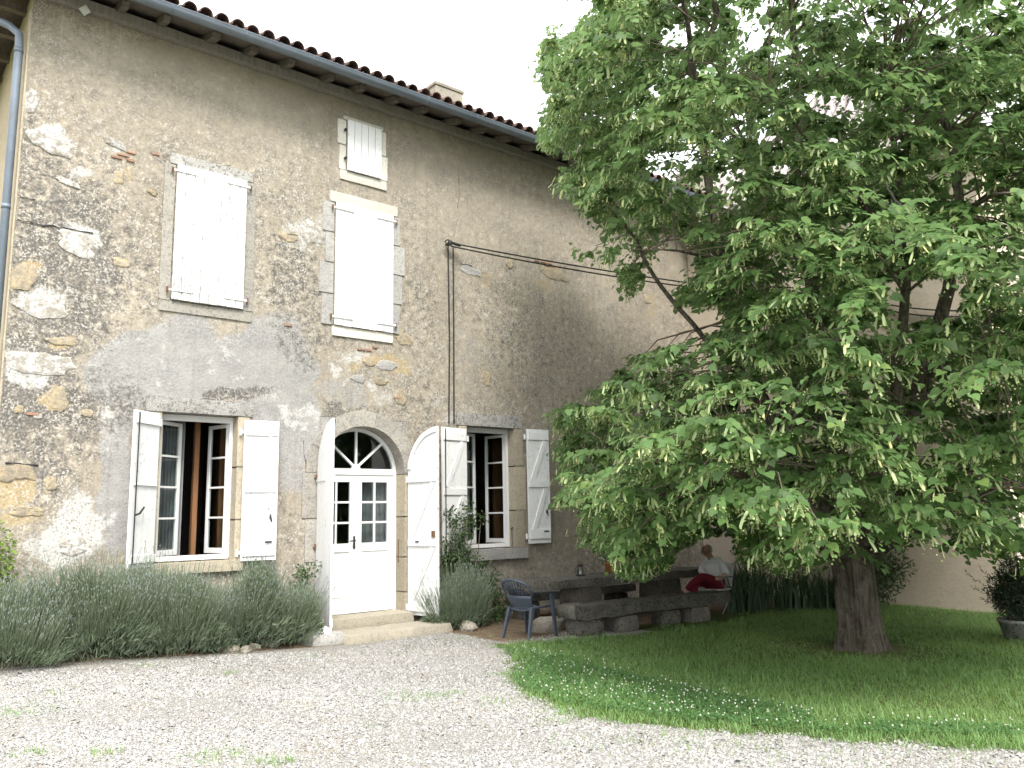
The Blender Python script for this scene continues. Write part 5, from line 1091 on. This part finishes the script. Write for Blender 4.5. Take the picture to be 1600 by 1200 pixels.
# twigs with alternate leaves
LPos, LDir, LNor, LSz, LTin = [], [], [], [], []; BPos, BDir, BNor, BSz = [], [], [], []; tw = []
for p, sd_ in zip(sel, sdirs):
    base_a = math.atan2(sd_[1], sd_[0]); outer = np.hypot(*(p[:2]-TB[:2]))/crown_r(p[2]); ntw = RNG.integers(5, 8); tint0 = RNG.normal(0, .17); brich = RNG.random()
    for q in range(ntw):
        az = base_a+RNG.normal(0, .95); L = RNG.uniform(.34, .72); el = RNG.uniform(-.25, .45); st = p-np.array([math.cos(az), math.sin(az), 0])*.08
        nl = int(L/.042); t = (np.arange(nl)+.5)/nl
        curve = st+np.outer(t*L, [math.cos(az)*math.cos(el), math.sin(az)*math.cos(el), math.sin(el)]); curve[:, 2] -= (t**2)*L*RNG.uniform(.25, .65)
        tw.append((st, curve[len(curve)//2], curve[-1]))
        side = np.where(np.arange(nl) % 2 == 0, 1., -1.); la = az+side*RNG.uniform(.5, 1.15, nl)
        d = np.stack([np.cos(la), np.sin(la), RNG.normal(-.55, .32, nl)], 1); nrm = np.stack([RNG.normal(0, .30, nl)+.35*np.cos(az), RNG.normal(0, .30, nl)+.35*np.sin(az), np.full(nl, .85)], 1)
        sz = RNG.uniform(.055, .125, nl)*(1-.2*t); pos = curve+np.stack([np.cos(la), np.sin(la), np.full(nl, -.25)], 1)*.022
        LPos.append(pos); LDir.append(d); LNor.append(nrm); LSz.append(sz); LTin.append(np.clip(.45+tint0+RNG.normal(0, .2, nl)+.22*(t-.5), 0, 1))
        if outer > .52:
            m_ = RNG.random(nl) < (.50 if outer > .75 else .2)*(.35+1.3*brich)
            if m_.any(): BPos.append(pos[m_]-np.array([0, 0, .01])); BDir.append(np.stack([np.cos(la[m_])*.35, np.sin(la[m_])*.35, np.full(m_.sum(), -1.)], 1)+RNG.normal(0, .2, (m_.sum(), 3))); BNor.append(unit(m_.sum())+np.array([math.cos(az), math.sin(az), .3])); BSz.append(RNG.uniform(.075, .12, m_.sum()))
LPos, LDir, LNor, LSz, LTin = map(np.concatenate, (LPos, LDir, LNor, LSz, LTin)); BPos, BDir, BNor, BSz = map(np.concatenate, (BPos, BDir, BNor, BSz))
def leafcull(P, Dl, Sl):
    P = P+Dl/np.linalg.norm(Dl, axis=1, keepdims=True)*(Sl*.5)[:, None]
    u, v, k = PX(P); ok = np.where((v > 0) & (u < 1600), inpoly(u-9+RNG.normal(0, 6, len(P)), v+5+RNG.normal(0, 6, len(P)), SIL), True)
    for g, a_ in GAPS: ok &= ~(inpoly(u, v, g) & (RNG.random(len(P)) < a_*.9))
    return ok & (P[:, 1] < -.06) & (k > 1.5) & (P[:, 2] > .62)
kp = leafcull(LPos, LDir, LSz); LPos, LDir, LNor, LSz, LTin = LPos[kp], LDir[kp], LNor[kp], LSz[kp], LTin[kp]
kb = leafcull(BPos, BDir, BSz); BPos, BDir, BNor, BSz = BPos[kb], BDir[kb], BNor[kb], BSz[kb]
# the 300 leaves that show largest are leaves of their own
u_, v_, k_ = PX(LPos); sc = LSz/k_*((u_ > 20) & (u_ < 1580) & (v_ > 20) & (v_ < 1180)); big = np.zeros(len(LPos), bool); big[np.argsort(-sc)[:340]] = True
fine = ~big & (LSz*FPX/k_ > 11.5); far = ~big & ~fine                # nearer leaves get the fuller heart shape
LEAF2_V = np.array([(0, 0, 0), (-.46, .10, .09), (-.38, .62, .05), (0, 1.06, -.12), (.38, .62, .05), (.46, .10, .09)]); LEAF2_F = np.array([(0, 3, 2, 1), (0, 5, 4, 3)])
V, F = scatter(LPos[fine], LDir[fine], LNor[fine], LSz[fine], LEAF_V, LEAF_F, .12); V2, F2 = scatter(LPos[far], LDir[far], LNor[far], LSz[far], LEAF2_V, LEAF2_F, .12)
crown = trk(npmesh('crown', np.concatenate([V, V2]), [F, F2+len(V)], MT['leaf'], None, False, {'tint': np.concatenate([np.repeat(LTin[fine], len(LEAF_V)), np.repeat(LTin[far], len(LEAF2_V))])})); tag(crown, kind='stuff')
lme = bpy.data.meshes.new('leaf'); lme.from_pydata([tuple(v) for v in LEAF_V], [], [tuple(f) for f in LEAF_F]); lme.materials.append(MT['leaf1'])
s3, d3, n3 = basis(LDir[big], LNor[big])
for p, s_, d_, n_, z_ in zip(LPos[big], s3, d3, n3, LSz[big]):
    o = bpy.data.objects.new('leaf', lme); COL.objects.link(o); o.parent = tree; mm = Matrix.Identity(4)
    for i in range(3): mm[i][0], mm[i][1], mm[i][2], mm[i][3] = s_[i]*z_, d_[i]*z_, n_[i]*z_, p[i]-TB[i]
    o.matrix_local = mm
# flower bracts with their little clusters of buds
V, F = scatter(BPos, BDir, BNor, BSz, BRACT_V, BRACT_F, .2); tn = np.repeat(RNG.random(len(BPos)), len(BRACT_V))
BUD = np.array([(0, 0, 1), (1, 0, 0), (0, 1, 0), (-1, 0, 0), (0, -1, 0), (0, 0, -1)], float); BUDF = np.array([(0, 1, 2), (0, 2, 3), (0, 3, 4), (0, 4, 1), (5, 2, 1), (5, 3, 2), (5, 4, 3), (5, 1, 4)])
TET = np.array([(1, 1, 1), (-1, -1, 1), (-1, 1, -1), (1, -1, -1)], float)*.8; TETF = np.array([(0, 2, 1), (0, 1, 3), (0, 3, 2), (1, 2, 3)]); nb = 2; c = np.repeat(BPos+BDir/np.linalg.norm(BDir, axis=1, keepdims=True)*(BSz*.75)[:, None], nb, 0)+RNG.normal(0, .016, (len(BPos)*nb, 3)); c[:, 2] -= .03
V2, F2 = scatter(c, unit(len(c)), unit(len(c)), np.full(len(c), .0080), TET, TETF)
bl = trk(npmesh('blossom', np.concatenate([V, V2]), [F, F2+len(V)], MT['bract'], None, False, {'tint': np.concatenate([tn, np.full(len(V2), .8)])})); tag(bl, kind='stuff')
twv = []; twf = []; twe = np.array([t_[2] for t_ in tw]); tu, tv, _ = PX(twe); twok = inpoly(tu-18, tv, SIL) & inpoly(tu, tv+12, SIL) | (tv < 0) | (tu > 1600)
for g, a_ in GAPS: twok &= ~inpoly(tu, tv, g)
for i, (a_, b_, c_) in enumerate(tw):
    if i % 2 or not twok[i]: continue
    o_ = len(twv)
    for p, r_ in ((a_, .006), (b_, .004), (c_, .0015)):
        for k in range(3): t = 2.094*k; twv.append((p[0]+r_*math.cos(t), p[1]+r_*math.sin(t), p[2]+r_*math.sin(t+1)))
    for s_ in (0, 3):
        for k in range(3): twf.append((o_+s_+k, o_+s_+(k+1) % 3, o_+s_+3+(k+1) % 3, o_+s_+3+k))
tag(trk(npmesh('twigs', np.array(twv), np.array(twf), MT['twig'])), kind='stuff')
# bare dead twigs and lichened branches seen through the leaves
def bough(pts, r0_, r1_, mat, c=1.2):
    P = []
    for u, v, dd in pts:
        d = ray(u, v); t = (np.linalg.norm((TB-cC)[:2])-dd)/np.linalg.norm(d[:2]); P.append(cC+d*t)
    mb = MB(); Q = []
    for a_, b_ in zip(P[:-1], P[1:]):
        for t in np.linspace(0, 1, 5)[:-1]: Q.append(a_+(b_-a_)*t+RNG.normal(0, .012, 3))
    Q.append(P[-1]); mb.tube(Q, list(np.linspace(r0_, r1_, len(Q))), 6); trk(mb.build('bare_branch', mat, None, True))
bough([(1188, 378, 1.0), (1176, 400, 1.1), (1178, 440, 1.2), (1186, 480, 1.2), (1184, 530, 1.1)], .008, .028, 'deadtwig')
bough([(1378, 272, 2.2), (1398, 310, 2.3), (1440, 350, 2.4), (1452, 365, 2.4)], .016, .003, 'deadtwig'); bough([(1394, 312, 2.3), (1396, 350, 2.3), (1400, 395, 2.3)], .008, .003, 'deadtwig'); bough([(1396, 318, 2.3), (1368, 335, 2.3)], .005, .002, 'deadtwig')
bough([(1212, 830, 3.0), (1226, 790, 2.9), (1262, 755, 2.7), (1298, 730, 2.4), (1330, 720, 1.8)], .010, .028, 'deadtwig'); bough([(1338, 720, 2.5), (1322, 685, 2.5)], .028, .018, 'deadtwig'); bough([(1420, 695, 2.2), (1380, 675, 2.0), (1340, 655, 1.7)], .03, .035, 'bark'); bough([(1295, 675, 2.4), (1260, 662, 2.6)], .018, .008, 'deadtwig')
bough([(960, 680, 1.0), (1000, 655, 1.0), (1090, 645, .6)], .004, .010, 'deadtwig'); bough([(968, 790, 1.4), (1000, 782, 1.4), (1026, 772, 1.3)], .008, .010, 'deadtwig'); bough([(930, 385, 0), (1000, 355, 0), (1040, 320, 0), (1060, 280, 0)], .008, .018, 'deadtwig'); bough([(1260, 830, 2.9), (1250, 800, 2.9), (1232, 795, 2.9)], .004, .006, 'deadtwig')
bough([(1110, 70, .5), (1120, 20, .4), (1112, -30, .4)], .045, .04, 'bark'); bough([(1000, 15, .8), (1050, 12, .7), (1100, 30, .5), (1118, 45, .4)], .008, .02, 'twig'); bough([(1400, 75, .2), (1480, 25, .1), (1560, -15, .1)], .03, .02, 'bark')
# ------------------------------------------------------------------ lavender along the wall
def lavender(x0, y0, rx_, ry_, h, n, label, spread=.5, grp='lavender bushes along the wall'):
    root = empty('lavender_bush', (x0, y0, float(ground_z(np.array([x0]), np.array([y0]))[0]))); tag(root, label, 'lavender', grp)
    lump = lambda px, py: -.05+2.0*fnoise(np.stack([(px+x0)*2.3, (py+y0)*2.3, np.zeros_like(px)], -1), 2)
    a = RNG.uniform(0, 2*math.pi, n*5); r_ = np.sqrt(RNG.random(n*5)); up = RNG.random(n*5)**.6
    hm = h*.68*np.sqrt(np.clip(1-(r_*.92)**2.4, .02, 1))*lump(r_*rx_*np.cos(a), r_*ry_*np.sin(a)); bx = np.stack([r_*rx_*np.cos(a), r_*ry_*np.sin(a), np.maximum(.03, hm*up)], 1)
    d = np.stack([np.cos(a)*r_*.8, np.sin(a)*r_*.8, np.full(n*5, .75)], 1)+RNG.normal(0, .28, (n*5, 3))
    LV = np.array([(-.035, 0, 0), (.035, 0, 0), (.05, .55, .03), (0, 1, .05), (-.05, .55, .03)]); LF = np.array([(0, 1, 2, 4)]); LF3 = np.array([(4, 2, 3)])
    sz = RNG.uniform(.05, .115, n*5); V, F = scatter(bx, d, unit(n*5), sz, LV, LF, .2); F3 = (np.arange(n*5)[:, None, None]*5+LF3[None]).reshape(-1, 3)
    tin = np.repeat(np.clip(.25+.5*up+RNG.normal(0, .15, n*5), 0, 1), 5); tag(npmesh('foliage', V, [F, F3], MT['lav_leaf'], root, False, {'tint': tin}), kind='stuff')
    a = RNG.uniform(0, 2*math.pi, n); r_ = np.sqrt(RNG.random(n))*.9; hm = h*.60*np.sqrt(np.clip(1-r_**2.4, .05, 1))*lump(r_*rx_*np.cos(a), r_*ry_*np.sin(a))
    p0 = np.stack([r_*rx_*np.cos(a)*.85, r_*ry_*np.sin(a)*.85, hm*.7], 1); d = np.stack([np.cos(a)*r_*spread, np.sin(a)*r_*spread, np.ones(n)], 1)+RNG.normal(0, .13, (n, 3)); d /= np.linalg.norm(d, axis=1, keepdims=True)
    L = h*RNG.uniform(.26, .56, n)*np.where(RNG.random(n) < .10, 1.45, 1); p1 = p0+d*L[:, None]
    SV = np.array([(-.5, 0, 0), (.5, 0, 0), (.3, 1, 0), (-.3, 1, 0)]); ss, dd, nn = basis(d, unit(n)); w_ = .004
    V = np.stack([p0-ss*w_, p0+ss*w_, p1+ss*w_*.6, p1-ss*w_*.6], 1).reshape(-1, 3); F = np.arange(n*4).reshape(-1, 4)
    V1 = np.stack([p0-nn*w_, p0+nn*w_, p1+nn*w_*.6, p1-nn*w_*.6], 1).reshape(-1, 3)
    tag(npmesh('stems', np.concatenate([V, V1]), np.concatenate([F, F+len(V)]), MT['lav_leaf'], root, False, {'tint': np.full(2*len(V), .8)}), kind='stuff')
    SP_ = np.array([(0, 0, 0), (.5, .25, 0), (0, .25, .5), (-.5, .25, 0), (0, .25, -.5), (.38, .7, 0), (0, .7, .38), (-.38, .7, 0), (0, .7, -.38), (0, 1, 0)])*np.array([.22, 1, .22]); SF = np.array([(1, 5, 6, 2), (2, 6, 7, 3), (3, 7, 8, 4), (4, 8, 5, 1)]); ST = np.array([(0, 1, 2), (0, 2, 3), (0, 3, 4), (0, 4, 1), (9, 6, 5), (9, 7, 6), (9, 8, 7), (9, 5, 8)])
    V, F = scatter(p1, d, unit(n), RNG.uniform(.028, .052, n), SP_, SF, .15); F3 = (np.arange(n)[:, None, None]*10+ST[None]).reshape(-1, 3)
    tag(npmesh('flower_spikes', V, [F, F3], MT['lav_spike'], root, False, {'tint': np.repeat(RNG.random(n)*.7, 10)}), kind='stuff'); return root
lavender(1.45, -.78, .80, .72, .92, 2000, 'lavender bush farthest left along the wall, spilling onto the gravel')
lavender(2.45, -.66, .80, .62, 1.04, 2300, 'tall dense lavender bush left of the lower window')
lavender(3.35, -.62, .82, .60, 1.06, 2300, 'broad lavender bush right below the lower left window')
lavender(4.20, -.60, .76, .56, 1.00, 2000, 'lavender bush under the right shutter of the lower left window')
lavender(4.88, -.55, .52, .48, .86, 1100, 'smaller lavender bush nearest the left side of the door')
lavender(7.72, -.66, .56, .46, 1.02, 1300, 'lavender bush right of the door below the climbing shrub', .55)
# ------------------------------------------------------------------ leafy shrubs
def leafy(name, label, cat, root_xyz, blobs_, mat, n, size, stems=6, leafV=OVAL_V, leafF=OVAL_F, grp=None, flat=.3, foliage='foliage', stem_mat='twig'):
    root = empty(name, root_xyz); tag(root, label, cat, grp); P = []; Nn = []
    tot = sum(b[3]*b[4]*b[5] for b in blobs_)
    for bx, by, bz, ra, rb, rc in blobs_:
        m_ = max(20, int(n*ra*rb*rc/tot)); q = unit(m_)*(RNG.random(m_)**.45)[:, None]; P.append(np.array([bx, by, bz])+q*np.array([ra, rb, rc])*(1+.25*(fnoise(q*2.3+bx, 2)-.5))[:, None]); Nn.append(q)
    P = np.concatenate(P); Nn = np.concatenate(Nn); keep = P[:, 2] > .015; P, Nn = P[keep], Nn[keep]; m_ = len(P)
    d = Nn*.7+RNG.normal(0, .5, (m_, 3)); d[:, 2] -= .25; nr_ = Nn*.6+np.array([0, 0, flat+.4])+RNG.normal(0, .35, (m_, 3))
    V, F = scatter(P, d, nr_, RNG.uniform(.65, 1.25, m_)*size, leafV, leafF, .15); tag(npmesh(foliage, V, F, MT[mat], root, False, {'tint': np.repeat(np.clip(.45+RNG.normal(0, .22, m_), 0, 1), len(leafV))}), kind='stuff')
    for k in range(stems):
        b_ = blobs_[k % len(blobs_)]; e = np.array(b_[:3])+RNG.normal(0, .25, 3)*np.array(b_[3:]); s_ = np.array([RNG.normal(0, .06), RNG.normal(0, .04), -.02]); mid = (s_+e)/2+RNG.normal(0, .06, 3); mb = MB(); mb.tube([s_, mid, e], [.014, .010, .004], 5); mb.build('stem', stem_mat, root, True)
    return root
g_ = lambda u, v, y: W(u, v, y)
p = g_(715, 985, -.35); leafy('climbing_shrub', 'dark climbing shrub with small leaves against right door shutter and window', 'shrub', (8.05, -.28, 0), [(-.05, -.05, .35, .52, .30, .46), (.05, -.03, .80, .50, .27, .42), (-.08, .02, 1.20, .30, .18, .32), (.10, .0, 1.55, .26, .14, .26), (.14, 0, 1.86, .16, .10, .16), (.30, .02, 1.72, .16, .10, .16), (.50, -.02, 1.70, .10, .08, .12), (-.12, .06, 1.75, .14, .10, .20), (.55, -.02, .55, .32, .18, .40), (.80, -.05, .25, .28, .18, .25)], 'rose', 6000, .052, 10)
leafy('climbing_vine', 'small green vine climbing behind the left door shutter', 'vine', (5.32, -.28, .02), [(.02, 0, .15, .10, .08, .14), (.0, 0, .42, .12, .08, .18), (-.10, .0, .75, .16, .09, .16), (-.02, 0, .95, .20, .10, .13), (.18, -.06, 1.05, .10, .06, .08)], 'rose', 520, .05, 4)
zl = float(hgt(1.4, -.5)); leafy('ivy_bush', 'yellow green ivy bush at the left edge above the lavender', 'bush', (1.42, -.28, zl), [(.0, 0, .7, .30, .22, .50), (-.02, .0, 1.22, .22, .2, .36), (.15, -.02, .55, .3, .2, .35)], 'ivy', 1500, .06, 6)
leafy('weed_plant', 'leafy green weeds at the foot of the wall beside the blue chair', 'plant', (8.0, -.75, 0), [(0, 0, .10, .40, .22, .16), (.45, .1, .10, .30, .2, .15), (-.35, .05, .12, .25, .2, .16)], 'rose', 700, .05, 3)
p = G(1455, 962); leafy('garden_shrub', 'loose small leaved shrub behind the tree trunk against the pale wall', 'shrub', (14.05, -4.2, 0), [(0, 0, .55, .60, .55, .50), (-.1, .2, 1.0, .45, .45, .40), (.2, -.25, .75, .40, .45, .42), (.15, -.1, 1.35, .26, .3, .25)], 'shrub', 4800, .055, 9)
p = G(1592, 1000)
leafy('potted_conifer', 'dark spiky shrub in a low pot at the right edge of the lawn', 'shrub', (p[0]+.10, p[1]-.02, 0), [(0, 0, .50, .30, .30, .36), (-.20, .1, .62, .22, .2, .26), (.15, 0, .80, .30, .3, .30)], 'darkfir', 6000, .085, 6, np.array([(0, 0, 0), (-.09, .3, .0), (0, 1, 0), (.09, .3, 0)]), np.array([(0, 3, 2, 1)]))
fir = bpy.data.objects['potted_conifer']
for k, (a_, e_) in enumerate(((2.5, .7), (2.8, .5), (2.2, .95), (3.1, .75), (2.6, 1.1), (2.0, .6))):
    d = rx*math.cos(a_)+cx3*.25*math.sin(k)+np.array([0, 0, math.tan(e_)*.6]); d /= np.linalg.norm(d); L = .55+.05*k; P = np.array([0, 0, .35])+np.outer(np.linspace(0, L, 60), d); m_ = 60
    dd = d*.8+unit(m_)*.9; V, F = scatter(P, dd, unit(m_), np.full(m_, .05), np.array([(0, 0, 0), (-.1, .3, 0), (0, 1, 0), (.1, .3, 0)]), np.array([(0, 3, 2, 1)])); npmesh('needle_branch', V, F, MT['darkfir'], fir, False, {'tint': RNG.random(len(V))})
b = MB(); b.lathe([(0, 0), (.22, 0), (.27, .22), (.29, .22), (.29, .26), (.25, .26), (.24, .2), (0, .19)], 18); b.build('pot', 'lintel', fir, True)
# plant in the terracotta pot
for nm, mat, n, lo, hi, sz in (('plant_leaves', 'shrub', 420, .15, .55, .06), ('white_flowers', 'cloverfl', 60, .25, .6, .045)):
    q = unit(n)*(RNG.random(n)**.4)[:, None]*np.array([.24, .24, .26])+np.array([0, 0, .38]); V, F = scatter(q, unit(n)-np.array([0, 0, .3]), unit(n)+np.array([0, 0, 1.]), RNG.uniform(.7, 1.2, n)*sz, OVAL_V, OVAL_F); tag(npmesh(nm, V, F, MT[mat], fpot, False, {'tint': RNG.random(len(V))}), kind='stuff')
for k in range(5): b = MB(); b.tube([(0, 0, .14), (RNG.normal(0, .05), RNG.normal(0, .05), .3), (RNG.normal(0, .12), RNG.normal(0, .12), .5)], [.006, .005, .003], 5); b.build('stem', 'twig', fpot, True)
# sword leaved iris clumps
def iris(x, y, rx_, ry_, n, h, label):
    root = empty('iris_clump', (x, y, 0)); tag(root, label, 'iris', 'iris clumps beside the seated man'); V = []; F = []; tin = []
    for k in range(n):
        bx, by = RNG.normal(0, rx_*.5), RNG.normal(0, ry_*.5); az = RNG.uniform(0, 6.28); L = h*RNG.uniform(.65, 1.15); lean = RNG.uniform(.12, .75); wd = RNG.uniform(.010, .018); s_ = np.array([-math.sin(az), math.cos(az), 0]); o_ = len(V); tt = RNG.random()
        for t in (0, .3, .6, .85, 1):
            p = np.array([bx, by, 0])+np.array([math.cos(az), math.sin(az), 0])*(lean*L*t*t*1.0)+np.array([0, 0, L*(t-.32*lean*t**3)]); w_ = wd*(1-t**3)+.001
            V += [p-s_*w_, p+s_*w_]; tin += [tt, tt]
        F += [(o_+2*i, o_+2*i+1, o_+2*i+3, o_+2*i+2) for i in range(4)]
    tag(npmesh('blades', np.array(V), np.array(F), MT['iris'], root, True, {'tint': np.array(tin)}), kind='stuff')
iris(12.55, -2.75, .50, .35, 190, .95, 'tall iris clump right behind the seated man'); iris(13.2, -3.15, .45, .35, 150, .85, 'middle iris clump between the seated man and trunk'); iris(13.65, -3.65, .40, .35, 120, .75, 'low iris clump nearest the pale wall and trunk')
# ------------------------------------------------------------------ lawn, clover, weeds, gravel
def edgen(x, y): return .7*(fnoise(np.stack([x*1.4, y*1.4, np.zeros_like(x)], -1), 3)-.5)+.25*(fnoise(np.stack([x*6, y*6, np.zeros_like(x)], -1), 2)-.5)
def in_view(x, y, pad=60):
    u, v, k = PX(np.stack([x, y, np.zeros_like(x)], 1)); return (u > -pad) & (u < 1600+pad) & (v < 1200+pad*2) & (k > 2)
def sample_lawn(n, near_bias=True):
    out = []
    while sum(map(len, out)) < n:
        x = RNG.uniform(4.4, 17.5, 60000); y = RNG.uniform(-10.5, -2.6, 60000); q = in_view(x, y, 330) & (in_view(x, y) | (RNG.random(60000) < .6)); x, y = x[q], y[q]; q = sdist(x, y, LAWN)+edgen(x, y) > np.abs(RNG.normal(0, .16, len(x)))-.10
        dd = np.hypot(x, y+D); q &= RNG.random(len(x)) < np.clip(7.0/dd, .15, 1)**1.3; out.append(np.stack([x[q], y[q]], 1))
    return np.concatenate(out)[:n]
gp = sample_lawn(132000); n = len(gp); trunkd = np.hypot(gp[:, 0]-TB[0], gp[:, 1]-TB[1])
thin = (fnoise(np.column_stack([gp*.9, np.zeros(n)]), 3)); keep = RNG.random(n) < np.clip((trunkd-.35)/.9, 0, 1); gp, thin = gp[keep], thin[keep]; n = len(gp)
p0 = np.column_stack([gp, ground_z(gp[:, 0], gp[:, 1])-.005]); az = RNG.uniform(0, 6.28, n); hgt_ = RNG.uniform(.022, .060, n)*(.4+1.3*thin)*np.where(RNG.random(n) < .03, 2.2, 1); lean = RNG.uniform(.3, 1.5, n); s_ = np.stack([-np.sin(az), np.cos(az), np.zeros(n)], 1)*RNG.uniform(.0024, .0050, n)[:, None]; o_ = np.stack([np.cos(az), np.sin(az), np.zeros(n)], 1)*(hgt_*lean)[:, None]; up = np.array([0, 0, 1.])
V = np.stack([p0-s_, p0+s_, p0+o_*.35+up*(hgt_*.6)[:, None]+s_*.7, p0+o_*.35+up*(hgt_*.6)[:, None]-s_*.7, p0+o_+up*hgt_[:, None]], 1).reshape(-1, 3); b5 = np.arange(n)[:, None]*5
dryn = fnoise(np.column_stack([gp*.7+30, np.zeros(n)]), 3); tin = np.clip(.55+1.6*(dryn-.5)+RNG.normal(0, .2, n), 0, 1)
tag(npmesh('lawn_grass', V, [b5+np.array([0, 1, 2, 3]), b5+np.array([3, 2, 4])], MT['grass'], None, False, {'tint': np.repeat(tin, 5)}), 'short green lawn grass under and around the big tree', 'grass', None, 'stuff')
# clover in the sunny front of the lawn
clov = [G(u, v)[:2] for u, v in ((785, 1015), (840, 1020), (1000, 1060), (1150, 1090), (1300, 1130), (1600, 1140), (1600, 1160), (1300, 1150), (1050, 1130), (880, 1108), (810, 1080))]
m_ = 26000; c = sample_lawn(70000); pr = inpoly(c[:, 0], c[:, 1], clov); c = c[pr & (fnoise(np.column_stack([c*1.4+7, np.zeros(len(c))]), 3) > .22)][:15000]; n = len(c)
P = np.column_stack([c, ground_z(c[:, 0], c[:, 1])+RNG.uniform(.02, .065, n)]); az = RNG.uniform(0, 6.28, n); P3_ = np.repeat(P, 3, 0); a3 = np.repeat(az, 3)+np.tile([0, 2.094, 4.189], n); d = np.stack([np.cos(a3), np.sin(a3), RNG.normal(.05, .25, 3*n)], 1)
CL = np.array([(0, 0, 0), (-.42, .5, .06), (-.25, .95, .03), (.25, .95, .03), (.42, .5, .06)]); V, F = scatter(P3_, d, np.tile([0., 0, 1], (3*n, 1))+RNG.normal(0, .2, (3*n, 3)), RNG.uniform(.012, .022, 3*n), CL, np.array([(0, 4, 3, 1)])); F3 = (np.arange(3*n)[:, None]*5+np.array([3, 2, 1]))
tag(npmesh('clover_patch', V, [F, F3], MT['clover'], None, False, {'tint': np.repeat(RNG.random(3*n), 5)}), 'clover leaves carpeting the front edge of the lawn', 'clover', None, 'stuff')
q = c[RNG.permutation(n)[:340]]; P = np.column_stack([q, ground_z(q[:, 0], q[:, 1])+RNG.uniform(.06, .11, len(q))]); V, F = scatter(P, unit(len(P)), unit(len(P)), RNG.uniform(.006, .011, len(P)), BUD, BUDF)
tag(npmesh('clover_flowers', V, F, MT['cloverfl'], None, False, {'tint': RNG.random(len(V))}), 'tiny white clover flowers dotting the front of the lawn', 'flowers', None, 'stuff')
# weeds and straw in the gravel
wp = []; 
for u, v, k, sp in ((30, 1130, 130, .18), (335, 1190, 120, .12), (440, 1195, 60, .06), (620, 1096, 70, .2), (660, 1098, 60, .15), (700, 1092, 60, .12), (790, 1100, 90, .2), (45, 1195, 60, .08), (160, 1192, 60, .08), (410, 1195, 40, .05), (228, 1050, 30, .08), (940, 1165, 50, .2), (1150, 1165, 160, .35), (1040, 1150, 120, .25), (880, 1125, 100, .2), (785, 1055, 90, .12), (360, 1055, 30, .05), (580, 1130, 20, .05), (90, 1098, 30, .1), (1350, 1172, 140, .4), (1500, 1180, 100, .3), (500, 1020, 60, .3), (640, 1015, 60, .3), (720, 1000, 80, .25), (300, 1030, 60, .4)):
    c_ = G(u, v, .0 if u > 600 else .1); wp.append(np.column_stack([RNG.normal(c_[0], sp, k), RNG.normal(c_[1], sp*.8, k)]))
wp = np.concatenate(wp); n = len(wp); p0 = np.column_stack([wp, ground_z(wp[:, 0], wp[:, 1])]); az = RNG.uniform(0, 6.28, n); hh = RNG.uniform(.02, .07, n); s_ = np.stack([-np.sin(az), np.cos(az), np.zeros(n)], 1)*.003; o_ = np.stack([np.cos(az), np.sin(az), np.zeros(n)], 1)*(hh*RNG.uniform(.2, 1.2, n))[:, None]
V = np.stack([p0-s_, p0+s_, p0+o_+up*hh[:, None]], 1).reshape(-1, 3); tag(npmesh('gravel_weeds', V, np.arange(n*3).reshape(-1, 3), MT['grass'], None, False, {'tint': np.repeat(np.clip(RNG.normal(.75, .25, n), 0, 1), 3)}), 'sparse weeds sprouting through the gravel', 'weeds', None, 'stuff')
# gravel stones
def pebbles(n):
    out = []
    while sum(map(len, out)) < n:
        x = RNG.uniform(-1.5, 9.0, 80000); y = RNG.uniform(-10.6, -.95, 80000); q = in_view(x, y, 330) & (in_view(x, y, 30) | (RNG.random(80000) < .6)); x, y = x[q], y[q]; m_ = len(x)
        q = (sdist(x, y, LAWN)+edgen(x, y) < RNG.normal(-.04, .10, m_)) & ~((x > 7.3) & (y > -2.35)) & (y < -1.25+.15*np.sin(x*2.1)+RNG.normal(0, .06, m_))
        q &= RNG.random(m_) < np.clip(8.0/np.hypot(x, y+D), .2, 1)**1.2*np.clip(1.9-2.2*fnoise(np.stack([x*.8+3, y*1.3, np.zeros_like(x)], -1), 3), .3, 1); out.append(np.stack([x[q], y[q]], 1))
    return np.concatenate(out)[:n]
pb = pebbles(165000); n = len(pb); sz = np.exp(RNG.normal(math.log(.0066), .36, n)); P = np.column_stack([pb, ground_z(pb[:, 0], pb[:, 1])+sz*.25])
PEB = np.array([(.1, -.05, .72), (1, .1, -.1), (.45, .9, -.15), (-.75, .7, -.05), (-.9, -.45, -.1), (.2, -1, -.1)]); PBF = np.array([(0, 1, 2), (0, 2, 3), (0, 3, 4), (0, 4, 5), (0, 5, 1)])
V, F = scatter(P, np.stack([np.cos(az_ := RNG.uniform(0, 6.28, n)), np.sin(az_), RNG.normal(0, .25, n)], 1), np.tile([0., 0, 1], (n, 1))+RNG.normal(0, .35, (n, 3)), sz, PEB, PBF, .35)
tag(npmesh('gravel', V, F, MT['pebble'], None, False, {'tint': np.repeat(np.clip(RNG.random(n)**.85+.30*(fnoise(np.column_stack([pb*.9, np.zeros(n)]), 3)-.5), 0, 1), len(PEB))}), 'pale crushed stone gravel covering the yard', 'gravel', None, 'stuff')
